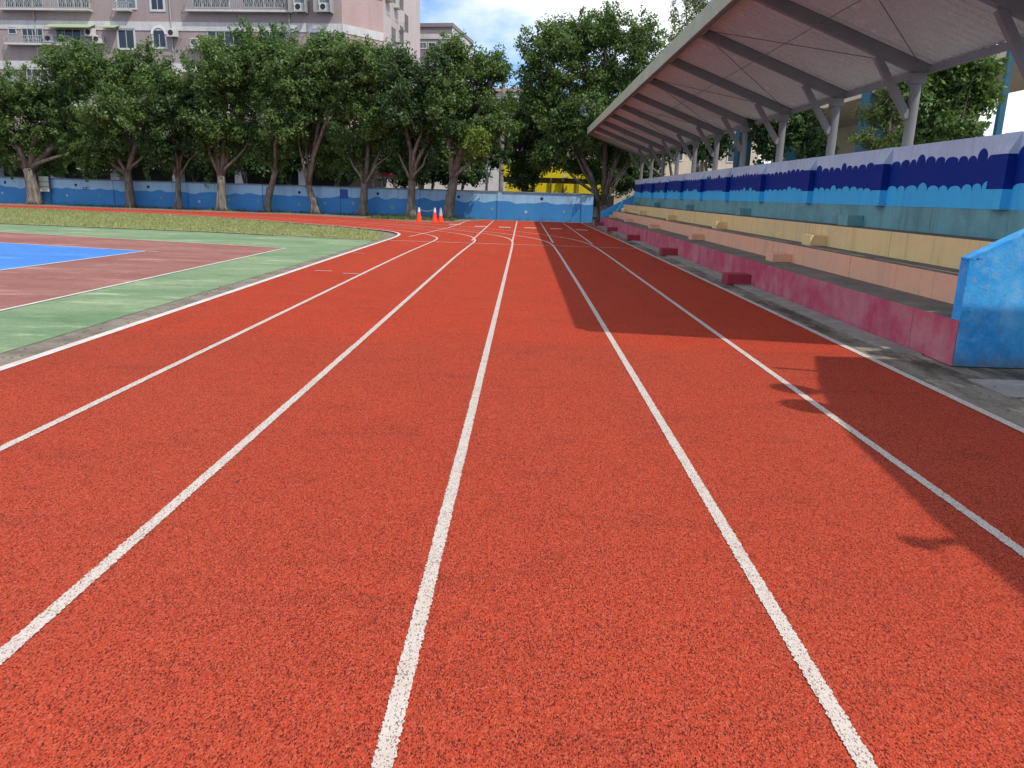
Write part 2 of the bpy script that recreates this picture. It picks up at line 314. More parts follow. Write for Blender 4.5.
M = dict(
    track=mat_track(), line=mat_line(),
    kerb=concrete('kerb_paint', (0.62, 0.58, 0.54), 0.35, 4, (0.30, 0.22, 0.19)),
    ground=concrete('earth', (0.16, 0.125, 0.09), 0.6, 0.8, (0.07, 0.06, 0.045)),
    dirt=concrete('edge_soil', (0.25, 0.215, 0.17), 0.65, 2.6, (0.07, 0.065, 0.05)),
    gutter=stained('stained_concrete', (0.235, 0.205, 0.165), (0.035, 0.032, 0.028), (0.46, 0.39, 0.28)),
    gutter_pale=concrete('pale_concrete', (0.33, 0.31, 0.28), 0.5, 2.2, (0.12, 0.11, 0.10)),
    tread=concrete('tread_concrete', (0.23, 0.20, 0.175), 0.6, 1.8, (0.09, 0.075, 0.06)),
    green=mat_court('court_green', (0.125, 0.215, 0.105), (0.27, 0.33, 0.19)),
    maroon=mat_court('court_maroon', (0.245, 0.085, 0.070), (0.32, 0.165, 0.13)),
    blue=mat_court('court_blue', (0.045, 0.19, 0.56), (0.06, 0.225, 0.58)),
    court_line=concrete('court_line', (0.60, 0.60, 0.56), 0.35, 3, (0.32, 0.34, 0.28)),
    crimson=painted('crimson_paint', (0.47, 0.060, 0.12), 0.6, 1.8, dirtcol=(0.56, 0.26, 0.28), joint=3.05),
    crimson2=painted('dark_crimson_paint', (0.33, 0.030, 0.060), 0.35, 3.0),
    salmon=painted('salmon_paint', (0.84, 0.44, 0.275), 0.5, 1.6, dirtcol=(0.66, 0.42, 0.31), joint=3.05),
    yellow=painted('cream_yellow_paint', (0.88, 0.65, 0.30), 0.5, 1.5, dirtcol=(0.74, 0.55, 0.29), joint=3.05),
    teal=painted('teal_paint', (0.19, 0.44, 0.46), 0.65, 1.4, dirtcol=(0.13, 0.28, 0.29), joint=3.05),
    sea=painted('sea_blue_paint', (0.030, 0.31, 0.74), 0.85, 2.6, dirtcol=(0.12, 0.44, 0.80), streak=False),
    endwall=None,
    sea_dull=painted('dull_sea_blue_paint', (0.07, 0.24, 0.55), 0.4, 2.2),
    lilac=painted('pale_lilac_paint', (0.62, 0.75, 0.93), 0.25, 1.2, 0.45),
    navy=painted('navy_paint', (0.004, 0.030, 0.27), 0.2, 1.5, 0.5, dirtcol=(0.02, 0.035, 0.20), spec=0.15),
    azure=painted('azure_paint', (0.075, 0.56, 0.97), 0.3, 1.5, 0.5, dirtcol=(0.06, 0.44, 0.85), spec=0.2),
    steel=plain('grey_painted_steel', (0.20, 0.205, 0.21), 0.5),
    steel_dark=plain('rafter_steel', (0.20, 0.21, 0.215), 0.5),
    cable=plain('rod_steel', (0.10, 0.09, 0.09), 0.5),
    sheet=concrete('roof_sheet', (0.60, 0.66, 0.63), 0.22, 0.5, (0.36, 0.33, 0.29)),
    fascia=concrete('fascia_metal', (0.44, 0.50, 0.37), 0.3, 1.2, (0.24, 0.24, 0.19)),
    mural=mat_mural(),
    coping=concrete('wall_coping', (0.20, 0.27, 0.34), 0.6, 1.4, (0.08, 0.09, 0.10)),
    hole=plain('dark_hole', (0.012, 0.018, 0.05)),
    star=plain('pale_star_paint', (0.45, 0.52, 0.50)), star2=plain('olive_star_paint', (0.25, 0.33, 0.22)),
    deepblue=plain('deep_blue_panel', (0.015, 0.07, 0.30)),
    bark=mat_bark(),
    leaf=mat_leaf('ficus_leaf', (0.032, 0.066, 0.026), (0.070, 0.132, 0.040), (0.135, 0.21, 0.058)),
    leaf_dark=mat_leaf('dark_ficus_leaf', (0.022, 0.048, 0.022), (0.044, 0.090, 0.032), (0.080, 0.140, 0.044)),
    leaf_light=mat_leaf('young_leaf', (0.08, 0.14, 0.025), (0.14, 0.21, 0.04), (0.20, 0.27, 0.06)),
    leaf_dry=mat_leaf('dry_leaf', (0.09, 0.085, 0.05), (0.13, 0.12, 0.07), (0.12, 0.14, 0.06)),
    leaf_loose=mat_leaf('pale_green_leaf', (0.05, 0.085, 0.025), (0.09, 0.14, 0.04), (0.16, 0.19, 0.06)),
    grass=mat_leaf('dry_grass', (0.17, 0.215, 0.07), (0.255, 0.285, 0.11), (0.34, 0.34, 0.17)),
    turf=concrete('dry_turf', (0.27, 0.265, 0.13), 0.6, 1.6, (0.13, 0.13, 0.05)),
    mauve=mat_tiles('mauve_shade_tile', (0.36, 0.285, 0.275), (0.325, 0.255, 0.25), (0.39, 0.34, 0.335)),  # main facade tile set darker, standing in for shade on that face
    pink=mat_tiles('pink_tile', (0.46, 0.325, 0.295), (0.42, 0.295, 0.275), (0.50, 0.42, 0.40)),
    white=painted('white_tile', (0.58, 0.56, 0.55), 0.35, 0.6, dirtcol=(0.34, 0.35, 0.35)),
    white_clean=plain('white_paint', (0.72, 0.71, 0.69), 0.5),
    blush=mat_tiles('blush_tile', (0.52, 0.45, 0.425), (0.49, 0.42, 0.40), (0.5, 0.46, 0.44)),
    cream=painted('cream_render', (0.60, 0.52, 0.40), 0.35, 0.6, dirtcol=(0.38, 0.33, 0.26)),
    grey_block=mat_tiles('grey_mauve_tile', (0.25, 0.215, 0.225), (0.225, 0.195, 0.205), (0.28, 0.26, 0.26)),
    glass=plain('window_glass', (0.030, 0.038, 0.048), 0.12, 0.6),
    glass_pale=plain('pale_window_glass', (0.16, 0.19, 0.20), 0.2, 0.6),
    frame=plain('white_window_frame', (0.55, 0.56, 0.56), 0.5),
    rail=plain('white_rail', (0.36, 0.37, 0.37), 0.5),
    dark=plain('dark_recess', (0.03, 0.028, 0.027), 0.8),
    ac=plain('air_conditioner_white', (0.58, 0.57, 0.54), 0.5),
    awn_green=plain('pale_green_awning', (0.34, 0.40, 0.24), 0.6),
    signyellow=plain('sign_yellow', (0.78, 0.62, 0.012), 0.5, var=0.1),
    brown=plain('brown_beam', (0.14, 0.10, 0.075), 0.7),
    red=plain('red_cloth', (0.36, 0.045, 0.07), 0.7), orange=plain('cone_orange', (0.82, 0.065, 0.02), 0.5, var=0.1),
    cone_white=plain('cone_white', (0.70, 0.68, 0.70), 0.5, var=0.15),
    cone_lilac=plain('cone_faded_sleeve', (0.45, 0.40, 0.58), 0.5, var=0.15),
    col_blue=painted('column_blue', (0.020, 0.105, 0.165), 0.3, 1.0), base_green=painted('column_green', (0.025, 0.17, 0.085), 0.3, 1.0),
    asphalt=concrete('asphalt', (0.055, 0.055, 0.055), 0.4, 1.0, (0.03, 0.03, 0.03)),
    panelgreen=plain('notice_sheet', (0.45, 0.52, 0.40)), framedark=plain('dark_blue_frame', (0.02, 0.04, 0.14)),
    metal_lamp=plain('lamp_metal', (0.35, 0.35, 0.36), 0.4),
)

def mat_endwall():
    m = N('end_wall_paint'); c = m.coords(); s = m.sep(c)
    a = m.noise(c, 2.1, 7, 0.68); d = m.noise(m.mapping(c, (1, 1, 1), (3, 3, 1)), 4.6, 6, 0.7); f = m.noise(c, 40, 3, 0.6)
    r = m.mix(m.ramp(a, [(0.40, 0.0), (0.60, 1.0)]), (0.024, 0.275, 0.68), (0.075, 0.40, 0.80))
    r = m.mix(m.ramp(d, [(0.50, 0.0), (0.66, 0.6)]), r, (0.20, 0.50, 0.82))
    r = m.mix(m.ramp(m.noise(c, 7, 6, 0.75), [(0.62, 0.0), (0.68, 0.55)]), r, (0.11, 0.19, 0.30))
    up = m.math('ADD', s[2], m.math('MULTIPLY', m.noise(c, 5, 5, 0.7), 0.34))
    r = m.mix(m.ramp(up, [(0.15, 0.85), (0.26, 0.3), (0.36, 0.0)]), r, (0.10, 0.12, 0.13))
    k = m.math('ABSOLUTE', m.math('SUBTRACT', m.math('ADD', s[2], m.math('MULTIPLY', m.noise(c, 3.2, 5, 0.6), 0.5)), m.math('ADD', m.math('MULTIPLY', s[0], 0.22), 0.36)))
    r = m.mix(m.math('MULTIPLY', m.ramp(k, [(0.003, 0.9), (0.008, 0.0)]), m.ramp(m.noise(c, 1.7, 2), [(0.48, 0), (0.52, 1)])), r, (0.03, 0.06, 0.10))
    r = m.mix(m.ramp(m.noise(c, 13, 5, 0.7), [(0.66, 0.0), (0.68, 0.9)]), r, (0.30, 0.28, 0.25))
    return m.bsdf(r, 0.65, 0.25, m.math('ADD', f, m.math('MULTIPLY', a, 1.5)), 0.25, 0.015)
M['endwall'] = mat_endwall()
# ------------------------------------------------------------------ ground sheets
def sheet(name, pts, z, m, parent=None):
    b = MB(); b.poly([(x, y, z) for x, y in pts], m); return b.build(name, parent)
g = MB(); g.poly([(-600, -300, -0.03), (600, -300, -0.03), (600, 900, -0.03), (-600, 900, -0.03)], M['ground']); struct(g.build('ground'))
INNER = [(-3.88, -15), (-3.88, 6), (-3.88, 14), (-3.87, 20), (-3.85, 23), (-3.88, 24.6), (-4.02, 25.7), (-4.32, 26.7), (-4.8, 27.5), (-5.45, 28.25), (-6.2, 29.0),
         (-7.3, 30.0), (-8.9, 31.3), (-11.8, 33.6), (-14.6, 35.4), (-19.0, 37.2), (-25.0, 38.6), (-48, 42.5)]
OUTER = [(-48, 45.0), (-27, 42.4), (-16.7, 41.2), (-11.5, 40.7), (-7.2, 38.4), (-4.8, 36.3), (-3.5, 36.6), (-2.6, 38.6), (-1.9, 41.35), (3.1, 41.35), (3.31, 40.5), (3.31, -15)]
track = struct(sheet('running_track', INNER + OUTER, 0.0, M['track']))
def offset(poly, d):
    out = []
    for i, p in enumerate(poly):
        a = Vector(poly[max(i-1, 0)]); b = Vector(poly[min(i+1, len(poly)-1)]); t = (b - a).normalized()
        out.append((p[0] + t.y * d, p[1] - t.x * d))
    return out
def smooth(poly, n=3):
    for _ in range(n):
        q = [poly[0]]
        for a, b in zip(poly, poly[1:]):
            q += [(0.75*a[0]+0.25*b[0], 0.75*a[1]+0.25*b[1]), (0.25*a[0]+0.75*b[0], 0.25*a[1]+0.75*b[1])]
        poly = q + [poly[-1]]
    return poly
def strip(b, line, wd, z, m):
    L = offset(line, -wd/2); Rr = offset(line, wd/2)
    for i in range(len(line) - 1):
        b.poly([(*L[i], z), (*Rr[i], z), (*Rr[i+1], z), (*L[i+1], z)], m)
def ragged(line, wd, z, m, b):
    """strip whose edges follow the rubber granules: fine random steps close to the camera"""
    q = []; rgd = random.Random(int(line[0][0] * 100))
    for a, c in zip(line, line[1:]):
        L = math.hypot(c[0] - a[0], c[1] - a[1]); n = max(1, int(L / 0.007)) if 1.0 < 0.5 * (a[1] + c[1]) < 7 else 1
        q += [(a[0] + (c[0] - a[0]) * i / n, a[1] + (c[1] - a[1]) * i / n) for i in range(n)]
    q.append(line[-1]); l0 = offset(q, -wd/2); r0 = offset(q, wd/2)
    jl = [rgd.gauss(0, 0.0024) if 0.9 < p[1] < 7.2 else 0 for p in q]; jr = [rgd.gauss(0, 0.0024) if 0.9 < p[1] < 7.2 else 0 for p in q]
    k = b.mi(m); base = len(b.v)
    for i in range(len(q)): b.v += [(l0[i][0] + jl[i], l0[i][1], z), (r0[i][0] + jr[i], r0[i][1], z)]
    for i in range(len(q) - 1): b.f.append((base + 2*i, base + 2*i + 1, base + 2*i + 3, base + 2*i + 2)); b.m.append(k)
LX = [-2.69, -1.48, -0.27, 0.94, 2.11]
NEAR = {-2.69: -0.045, -1.48: -0.04, -0.27: -0.035, 0.94: -0.02, 2.11: 0.02}
CURVES = {
    -2.69: [(-2.69, -15), (-2.69, 8), (-2.66, 17), (-2.58, 20.5), (-2.52, 22.6), (-2.55, 23.8), (-2.75, 24.8), (-3.25, 26.2), (-4.03, 27.5), (-5.2, 28.7), (-7.0, 30.4), (-9.5, 32.4), (-13.5, 35.3), (-19, 38.1), (-28, 40.4)],
    -1.48: [(-1.48, -15), (-1.48, 8), (-1.46, 17), (-1.41, 20.5), (-1.36, 22.8), (-1.44, 24.2), (-1.7, 25.7), (-2.2, 27.0), (-2.97, 28.3), (-4.2, 29.8), (-6.2, 31.6), (-9.4, 34.0), (-14, 36.7), (-20, 39.3)],
    -0.27: [(-0.27, -15), (-0.27, 12), (-0.25, 21), (-0.26, 23.4), (-0.4, 24.9), (-0.75, 26.3), (-1.45, 27.8), (-2.6, 29.6), (-4.6, 31.7), (-8, 34.3), (-13, 37.3)],
    0.94: [(0.94, -15), (0.94, 12), (0.92, 21), (0.86, 23.2), (0.6, 24.8), (0.0, 26.5), (-0.9, 28.4), (-2.4, 30.4), (-5, 32.9), (-9, 35.9)],
    2.11: [(2.11, -15), (2.11, 12), (2.10, 21), (2.02, 23.4), (1.75, 25.2), (1.1, 27.2), (0.1, 29.4), (-1.4, 31.6), (-4, 34.3), (-7, 36.4)],
}
for x in LX:
    b = MB(); ragged(smooth([(px_ + (NEAR[x] * max(0, (9 - py_) / 7.5) if py_ < 9 else 0) * (1 if py_ > 0 else 0.8), py_) for px_, py_ in CURVES[x][:1] + [(x, 0.6), (x, 1.5), (x, 3), (x, 5)] + CURVES[x][1:]], 2), 0.054, 0.004, M['line'], b); b.build('lane_line', track)
for x in [-2.55] + LX[1:]:
    b = MB(); strip(b, [(x, 23.2), (x + 0.0, 40.9)] if x > -2 else [(-3.5, 24.2), (-2.9, 31.0), (-2.7, 40.6)], 0.05, 0.006, M['line']); b.build('straight_line', track)
b = MB(); strip(b, smooth(INNER), 0.09, 0.005, M['kerb']); b.build('inner_edge_line', track)
b = MB(); strip(b, [(3.27, -15), (3.27, 12), (3.24, 25), (3.16, 33), (3.1, 41.2)], 0.07, 0.005, M['line']); b.build('outer_edge_line', track)
b = MB(); strip(b, [(-3.75, 22.05), (3.2, 21.75)], 0.07, 0.009, M['line']); b.build('start_line', track)
for x, y in [(-2.95, 34.5), (-1.75, 33.1), (-0.72, 33.0), (0.36, 33.1), (1.45, 33.0), (2.5, 32.6)]:
    b = MB(); b.poly([(x-.25, y-.3, .011), (x+.25, y-.3, .011), (x+.25, y+.3, .011), (x-.25, y+.3, .011)], M['line']); b.build('lane_mark', track)
for x0, x1, y in [(-3.55, -3.25, 13.3), (-3.0, -2.72, 13.0), (-3.75, -3.5, 17.3)]:
    b = MB(); strip(b, [(x0, y), (x1, y)], 0.05, 0.007, M['line']); b.build('tick_mark', track)

# sports court, its soil edge and the dry grass strip
struct(sheet('soil_edge', [(-3.92, -12), (-3.92, 23), (-4.0, 25.2), (-4.7, 26.9), (-6.0, 28.2), (-8.2, 25), (-6, 20), (-4.9, 10), (-4.9, -12)], -0.014, M['dirt']))
court = struct(sheet('sports_court', [(-4.30, -12), (-4.27, 6.2), (-4.22, 12), (-4.1, 20.0), (-4.15, 22.0), (-6.3, 22.6), (-9.7, 23.6), (-16, 24.6), (-40, 28), (-40, -12)], -0.010, M['green']))
sheet('red_zone', [(-5.66, -12), (-5.65, 8.25), (-5.54, 18.3), (-14.0, 20.9), (-40, 27.0), (-40, -12)], -0.007, M['maroon'], court)
sheet('blue_zone', [(-8.3, -12), (-8.14, 12.0), (-7.9, 16.24), (-11.57, 17.3), (-40, 24.2), (-40, -12)], -0.004, M['blue'], court)
b = MB(); strip(b, [(-5.66, -12), (-5.65, 8.25), (-5.54, 18.3)], 0.055, -0.003, M['court_line']); strip(b, [(-5.5, 18.28), (-14.0, 20.9), (-40, 27.0)], 0.055, -0.003, M['court_line']); b.build('boundary_line', court)
b = MB(); strip(b, [(-8.3, -12), (-8.14, 12.0), (-7.9, 16.24)], 0.055, -0.001, M['court_line']); strip(b, [(-7.6, 16.2), (-11.57, 17.3), (-40, 24.2)], 0.055, -0.001, M['court_line']); b.build('inner_line', court)
GR = [(-4.1, 22.1), (-6.3, 22.8), (-9.7, 23.8), (-16, 24.8), (-40, 28.4), (-48, 42.4), (-25, 38.3), (-19, 36.9), (-14.6, 35.1), (-11.8, 33.3), (-8.9, 30.9), (-6.7, 29.0), (-5.3, 27.5), (-4.6, 26.2), (-4.25, 24.6)]
struct(sheet('turf', GR, -0.006, M['turf']))
def inside(x, y, P):
    c = False; j = len(P) - 1
    for i in range(len(P)):
        if (P[i][1] > y) != (P[j][1] > y) and x < (P[j][0]-P[i][0]) * (y-P[i][1]) / (P[j][1]-P[i][1]) + P[i][0]: c = not c
        j = i
    return c
def fast_mesh(name, V, Fc, mats, midx=None, parent=None):
    me = bpy.data.meshes.new(name); nv = len(V); nf, k = Fc.shape
    me.vertices.add(nv); me.vertices.foreach_set('co', V.astype(np.float32).ravel())
    me.loops.add(nf * k); me.loops.foreach_set('vertex_index', Fc.astype(np.int32).ravel())
    me.polygons.add(nf); me.polygons.foreach_set('loop_start', np.arange(0, nf * k, k, dtype=np.int32)); me.polygons.foreach_set('loop_total', np.full(nf, k, dtype=np.int32))
    for m in mats: me.materials.append(m)
    if midx is not None: me.polygons.foreach_set('material_index', midx.astype(np.int32))
    me.update(calc_edges=True); me.validate()
    o = bpy.data.objects.new(name, me); COL.objects.link(o)
    if parent: o.parent = parent
    return o
def blades(name, P, n, box, h, wd, m, cond=None):
    pts = []
    while len(pts) < n:
        x = rng.uniform(box[0], box[1]); y = rng.uniform(box[2], box[3])
        if (P is None or inside(x, y, P)) and (cond is None or cond(x, y)): pts.append((x, y))
    p = np.array(pts); a = rng.uniform(0, 6.283, n); hh = h * rng.uniform(0.5, 1.5, n); ww = wd * rng.uniform(0.6, 1.4, n); ln = rng.normal(0, 0.4, (n, 2)) * hh[:, None]
    V = np.zeros((n, 3, 3)); dx = np.stack([np.cos(a), np.sin(a)], 1) * ww[:, None]
    V[:, 0, :2] = p - dx; V[:, 1, :2] = p + dx; V[:, 2, :2] = p + ln; V[:, 0:2, 2] = -0.01; V[:, 2, 2] = hh
    return fast_mesh(name, V.reshape(-1, 3), np.arange(n * 3).reshape(-1, 3), [m])
o = blades('grass', GR, 26000, (-30, -4, 22, 40), 0.05, 0.02, M['grass']); tag(o, 'strip of dry pale grass between the green court and the running track', 'grass', kind='stuff')
# soil strip at the foot of the wall
struct(sheet('wall_foot_soil', [(-48, 44.8), (-27, 42.2), (-16.7, 41.0), (-11.5, 40.5), (-7.2, 38.2), (-4.8, 36.1), (-3.4, 36.4), (-2.5, 38.4), (-1.8, 41.4), (4, 42.0), (4, 43), (-48, 51)], -0.004 - 0.008, M['dirt']))
o = blades('weeds', None, 2600, (-30, -2.6, 38, 46), 0.10, 0.03, M['leaf_loose'], lambda x, y: abs(y - (42.6 - 0.13 * (x - 1)) + 0.25) < 0.3 or (abs(x + 5.6) < 2.2 and 38.6 < y < 42))
tag(o, 'low weeds growing along the foot of the blue mural wall', 'weeds', kind='stuff')
# concrete apron on the stand side
struct(sheet('stand_apron', [(3.30, -15), (3.31, 12), (3.27, 25), (3.19, 33), (3.12, 41.4), (12, 41.4), (12, -15)], -0.008, M['gutter']))
ap = MB()
for k, (x, y) in enumerate([(3.75, 5.7), (3.78, 5.05), (4.45, 5.75), (4.5, 5.05)]):
    ap.box(x, x + 0.62, y, y + 0.58, -0.02, 0.006, M['gutter_pale'])
struct(ap.build('paving_slabs', bevel=0.004))
dk = MB()
dk.prism([(3.62, 7.5), (3.88, 7.3), (3.90, 40.5), (3.62, 40.5)], 'z', -0.02, 0.012, M['gutter_pale'])
struct(dk.build('stand_footing'))
LT = MB()
rl = random.Random(12)
for _ in range(520):
    if rl.random() < 0.5: x, y = rl.uniform(3.34, 3.88), rl.uniform(4.5, 22)
    else: x, y = rl.uniform(-4.25, -3.95), rl.uniform(3, 22)
    if rl.random() < 0.12: x, y = rl.uniform(-3.8, 3.2), rl.uniform(3, 30)
    a = rl.uniform(0, 6.28); q = rl.uniform(0.007, 0.019); z = 0.005 if x > -3.9 else -0.006
    ca, sa = math.cos(a) * q, math.sin(a) * q
    LT.poly([(x - ca, y - sa, z), (x + sa * .5, y - ca * .5, z + .006), (x + ca, y + sa, z + .002), (x - sa * .5, y + ca * .5, z + .008)], M[rl.choice(['leaf_dry', 'brown', 'leaf_dry'])])
tag(LT.build('fallen_leaves'), 'small dry fallen leaves and litter along both edges of the track', 'leaf litter', kind='stuff')
# ------------------------------------------------------------------ spectator stand
Y0, Y1 = 6.8, 39.3
stand = tag(empty('spectator_stand', (3.9, Y0, 0)), 'long concrete spectator stand with crimson, salmon, yellow and teal steps', 'grandstand')
SM = Matrix.Translation((-3.9, -Y0, 0))
STEPS = [(3.9, 4.5, 0.0, 0.41, 'crimson', 'crimson lowest step'), (4.5, 5.0, 0.0, 0.70, 'salmon', 'salmon pink second step'), (5.0, 5.5, 0.0, 1.04, 'yellow', 'cream yellow third step')]
for x0, x1, z0, z1, c, lab in STEPS:
    b = MB()
    ya = Y0 + 0.15; b.poly([(x0, Y0 + (0 if c == 'crimson' else 0.15), z0), (x0, Y1 - .1, z0), (x0, Y1 - .1, z1), (x0, Y0 + (0 if c == 'crimson' else 0.15), z1)], M[c])
    b.poly([(x0 + 0.0, ya, z1), (x0, Y1 - .1, z1), (x1, Y1 - .1, z1), (x1, ya, z1)], M['tread'])
    b.poly([(x0, Y1 - .1, z0), (x1, Y1 - .1, z0), (x1, Y1 - .1, z1), (x0, Y1 - .1, z1)], M[c])
    o = b.build('step', stand, M=SM); o['label'] = lab
b = MB(); b.box(5.5, 5.66, Y0 + 0.145, Y1 - .1, 0.0, 1.38, M['teal']); o = b.build('step', stand, M=SM); o['label'] = 'teal top riser'
sy = [13.1, 19.45, 25.8, 32.0, 37.6]
for y in sy:
    for x, z0, h, d, c, lab in [(3.9, 0.0, 0.18, 0.40, 'crimson2', 'dark crimson block'), (4.5, 0.41, 0.14, 0.32, 'salmon', 'salmon block'), (5.0, 0.70, 0.17, 0.28, 'yellow', 'yellow block'), (5.5, 1.04, 0.17, 0.26, 'teal', 'teal block')]:
        b = MB(); y_ = y - (x - 3.9) * 0.22; b.box(x - d, x - 0.002, y_, y_ + 0.37, z0 + 0.001, z0 + h, M[c]); o = b.build('step_block', stand, bevel=0.008, M=SM); o['label'] = lab
# sloped end walls
def end_wall(y, t, zlow):
    b = MB()
    b.prism([(3.9, 0.41), (3.9, zlow), (5.66, zlow + 0.93), (5.66, 0.0), (3.902, 0.0), (3.902, 0.41)], 'y', y, y + t, M['endwall'])
    o = b.build('end_wall', stand, bevel=0.012, M=SM); return o
end_wall(Y0, 0.14, 0.96); end_wall(Y1 - 0.1, 0.14, 0.66)
b = MB(); b.poly([(3.896, Y0 + 0.004, 0.0), (3.896, Y0 + 0.2, 0.0), (3.896, Y0 + 0.2, 0.407), (3.896, Y0 + 0.004, 0.407)], M['crimson']); b.build('wall_foot_paint', stand, M=SM)
# back wall with scalloped mural and buttresses
XW, ZT = 5.5, 2.22
bw = MB(); bw.box(XW + 0.0, XW + 0.16, Y0 + 0.003, Y1 - .1, 1.383, ZT, M['lilac']); bwo = bw.build('back_wall', stand, M=SM); bwo['label'] = 'lilac back wall painted with scalloped navy and azure waves'
def scallops(y0, y1, zb, seed, wmin=0.22, wmax=0.34, amp=0.10):
    r = random.Random(seed); top = []; ws = []
    while sum(ws) < (y1 - y0): ws.append(r.uniform(wmin, wmax) * r.choice([0.85, 1, 1, 1.1]))
    k = (y1 - y0) / sum(ws); y = y0; drift = 0.0
    for q in ws:
        wd = q * k; h = r.choice([0.075, 0.085, 0.095, 0.10, 0.145]) * amp / 0.10 * min(1.0, wd / 0.2); drift = 0.7 * drift + r.uniform(-.010, .010); sk = r.uniform(-.08, .08); pw = r.uniform(0.6, 0.9)
        for j in range(9):
            a = math.pi * j / 8
            top.append((y + wd/2 - wd/2 * math.cos(a) * 0.995 + sk * wd * math.sin(a) * 0.5 + r.uniform(-.003, .003) * (0 < j < 8), zb + drift + h * math.sin(a) ** pw))
        y += wd
    return top
posts = [12.4 + 3.05 * k for k in range(-2, 10)]
PW, PD = 0.32, 0.11
mur_n = MB(); mur_a = MB()
edges = [Y0 + 0.15] + [v for p in posts if Y0 + 0.6 < p - 0.2 < Y1 for v in (p - 0.35, p - 0.35 + PW)] + [Y1 - 0.12]
for i in range(0, len(edges) - 1, 2):
    ya, yb = edges[i] + 0.002, edges[i+1] - 0.002
    if yb - ya < 0.1: continue
    t = scallops(ya, yb, 1.925, i * 3 + 1); mur_n.poly([(XW - 0.003, y, z) for y, z in t] + [(XW - 0.003, yb, 1.376), (XW - 0.003, ya, 1.376)], M['navy'])
    t = scallops(ya, yb, 1.58, i * 3 + 2, 0.24, 0.36, 0.085); mur_a.poly([(XW - 0.006, y, z) for y, z in t] + [(XW - 0.006, yb, 1.374), (XW - 0.006, ya, 1.374)], M['azure'])
mur_n.build('navy_wave_band', stand, M=SM); mur_a.build('azure_wave_band', stand, M=SM)
for p in posts:
    y = p - 0.35
    if not (Y0 + 0.3 < y < Y1 - 0.5): continue
    b = MB()
    for z0, z1, c in [(1.374, 1.60, 'azure'), (1.60, 1.985, 'navy')]:
        b.box(XW - PD, XW - 0.0005, y, y + PW, z0, z1 - 0.0005, M[c])
    b.prism([(XW - PD, 1.985), (XW - PD, 2.02), (XW - 0.0005, ZT + 0.004), (XW - 0.0005, 1.985)], 'y', y, y + PW, M['lilac'])
    b.build('buttress', stand, M=SM)

# ------------------------------------------------------------------ canopy over the stand
canopy = tag(empty('stand_canopy', (5.86, 6.3, 0)), 'long sloping metal canopy roof on grey posts over the concrete stand', 'canopy')
CM = Matrix.Translation((-5.86, -6.3, 0))
XF, XB, ZF, ZB = 3.12, 6.05, 4.52, 3.42          # sheet underside at front / back
def zr(x): return ZF + (ZB - ZF) * (x - XF) / (XB - XF)
RY0, RY1 = 5.86, 39.75
# corrugated sheet: profile along y, running down the slope
prof = []; y = RY0; pitch = 0.19
while y < RY1:
    prof += [(y, 0.0), (y + 0.085, 0.0), (y + 0.110, 0.020), (y + 0.165, 0.020)]; y += pitch
b = MB(); k = b.mi(M['sheet'])
for dz in (0.0, 0.012):
    base = len(b.v)
    for yy, h in prof: b.v += [(XF, yy, zr(XF) + h + dz), (XB, yy, zr(XB) + h + dz)]
    for i in range(len(prof) - 1):
        q = base + 2 * i; b.f.append((q, q + 1, q + 3, q + 2)); b.m.append(k)
b.build('roof_sheet', canopy, M=CM)
b = MB(); b.box(XF - 0.05, XF - 0.002, RY0, RY1, 4.33, 4.64, M['fascia']); b.box(XF - 0.002, XF + 0.10, RY0, RY1, 4.33, 4.345, M['fascia'])
b.build('fascia', canopy, M=CM)
b = MB(); b.box(XF - 0.002, XF + 0.03, RY0 + 0.02, RY1 - 0.02, 4.30, 4.328, M['cable']); b.build('gutter_shadow_strip', canopy, M=CM).name = 'fascia_shade_strip'  # thin dark bar drawn in as the shadow line below the fascia
for yy in (RY0 - 0.02, RY1 - 0.02):
    b = MB(); b.bar((XF - .04, yy, 4.48), (XB, yy, zr(XB) + 0.02), 0.04, 0.2, M['fascia']); b.build('gable_trim', canopy, M=CM)
b = MB(); b.box(XB - 0.06, XB - 0.01, RY0, RY1, 3.315, 3.415, M['steel']); b.build('eave_beam', canopy, M=CM)
for p in posts:
    b = MB(); b.bar((XF + 0.02, p, zr(XF + .02) - 0.09), (5.99, p, zr(5.99) - 0.10), 0.12, 0.17, M['steel_dark']); b.build('rafter', canopy, bevel=0.006, M=CM)
    b = MB(); b.tube([(5.86, p, 0.0), (5.86, p, 3.30)], [0.08, 0.08], M['steel'], 16); b.box(5.76, 5.96, p - .1, p + .1, 3.16, 3.31, M['steel']); b.build('post', canopy, M=CM)
    b = MB(); b.bar((5.80, p, 2.68), (5.22, p, zr(5.22) - 0.20), 0.09, 0.11, M['steel']); b.build('brace', canopy, bevel=0.006, M=CM)
for x in (4.3,):
    b = MB(); b.tube([(x, RY0 + .3, zr(x) - 0.12), (x, RY1 - .3, zr(x) - 0.12)], [0.006, 0.006], M['cable'], 5); b.build('tie_rod', canopy, M=CM)
for i in range(0, len(posts) - 1):
    a, c = posts[i], posts[i+1]
    ends = ((3.25, a + .1), (5.8, c - .1)) if i % 2 else ((3.25, c - .1), (5.8, a + .1))
    b = MB(); b.tube([(ends[0][0], ends[0][1], zr(3.25) - .06), (ends[1][0], ends[1][1], zr(5.8) - .06)], [0.0065] * 2, M['cable'], 5); b.build('cross_rod', canopy, M=CM)

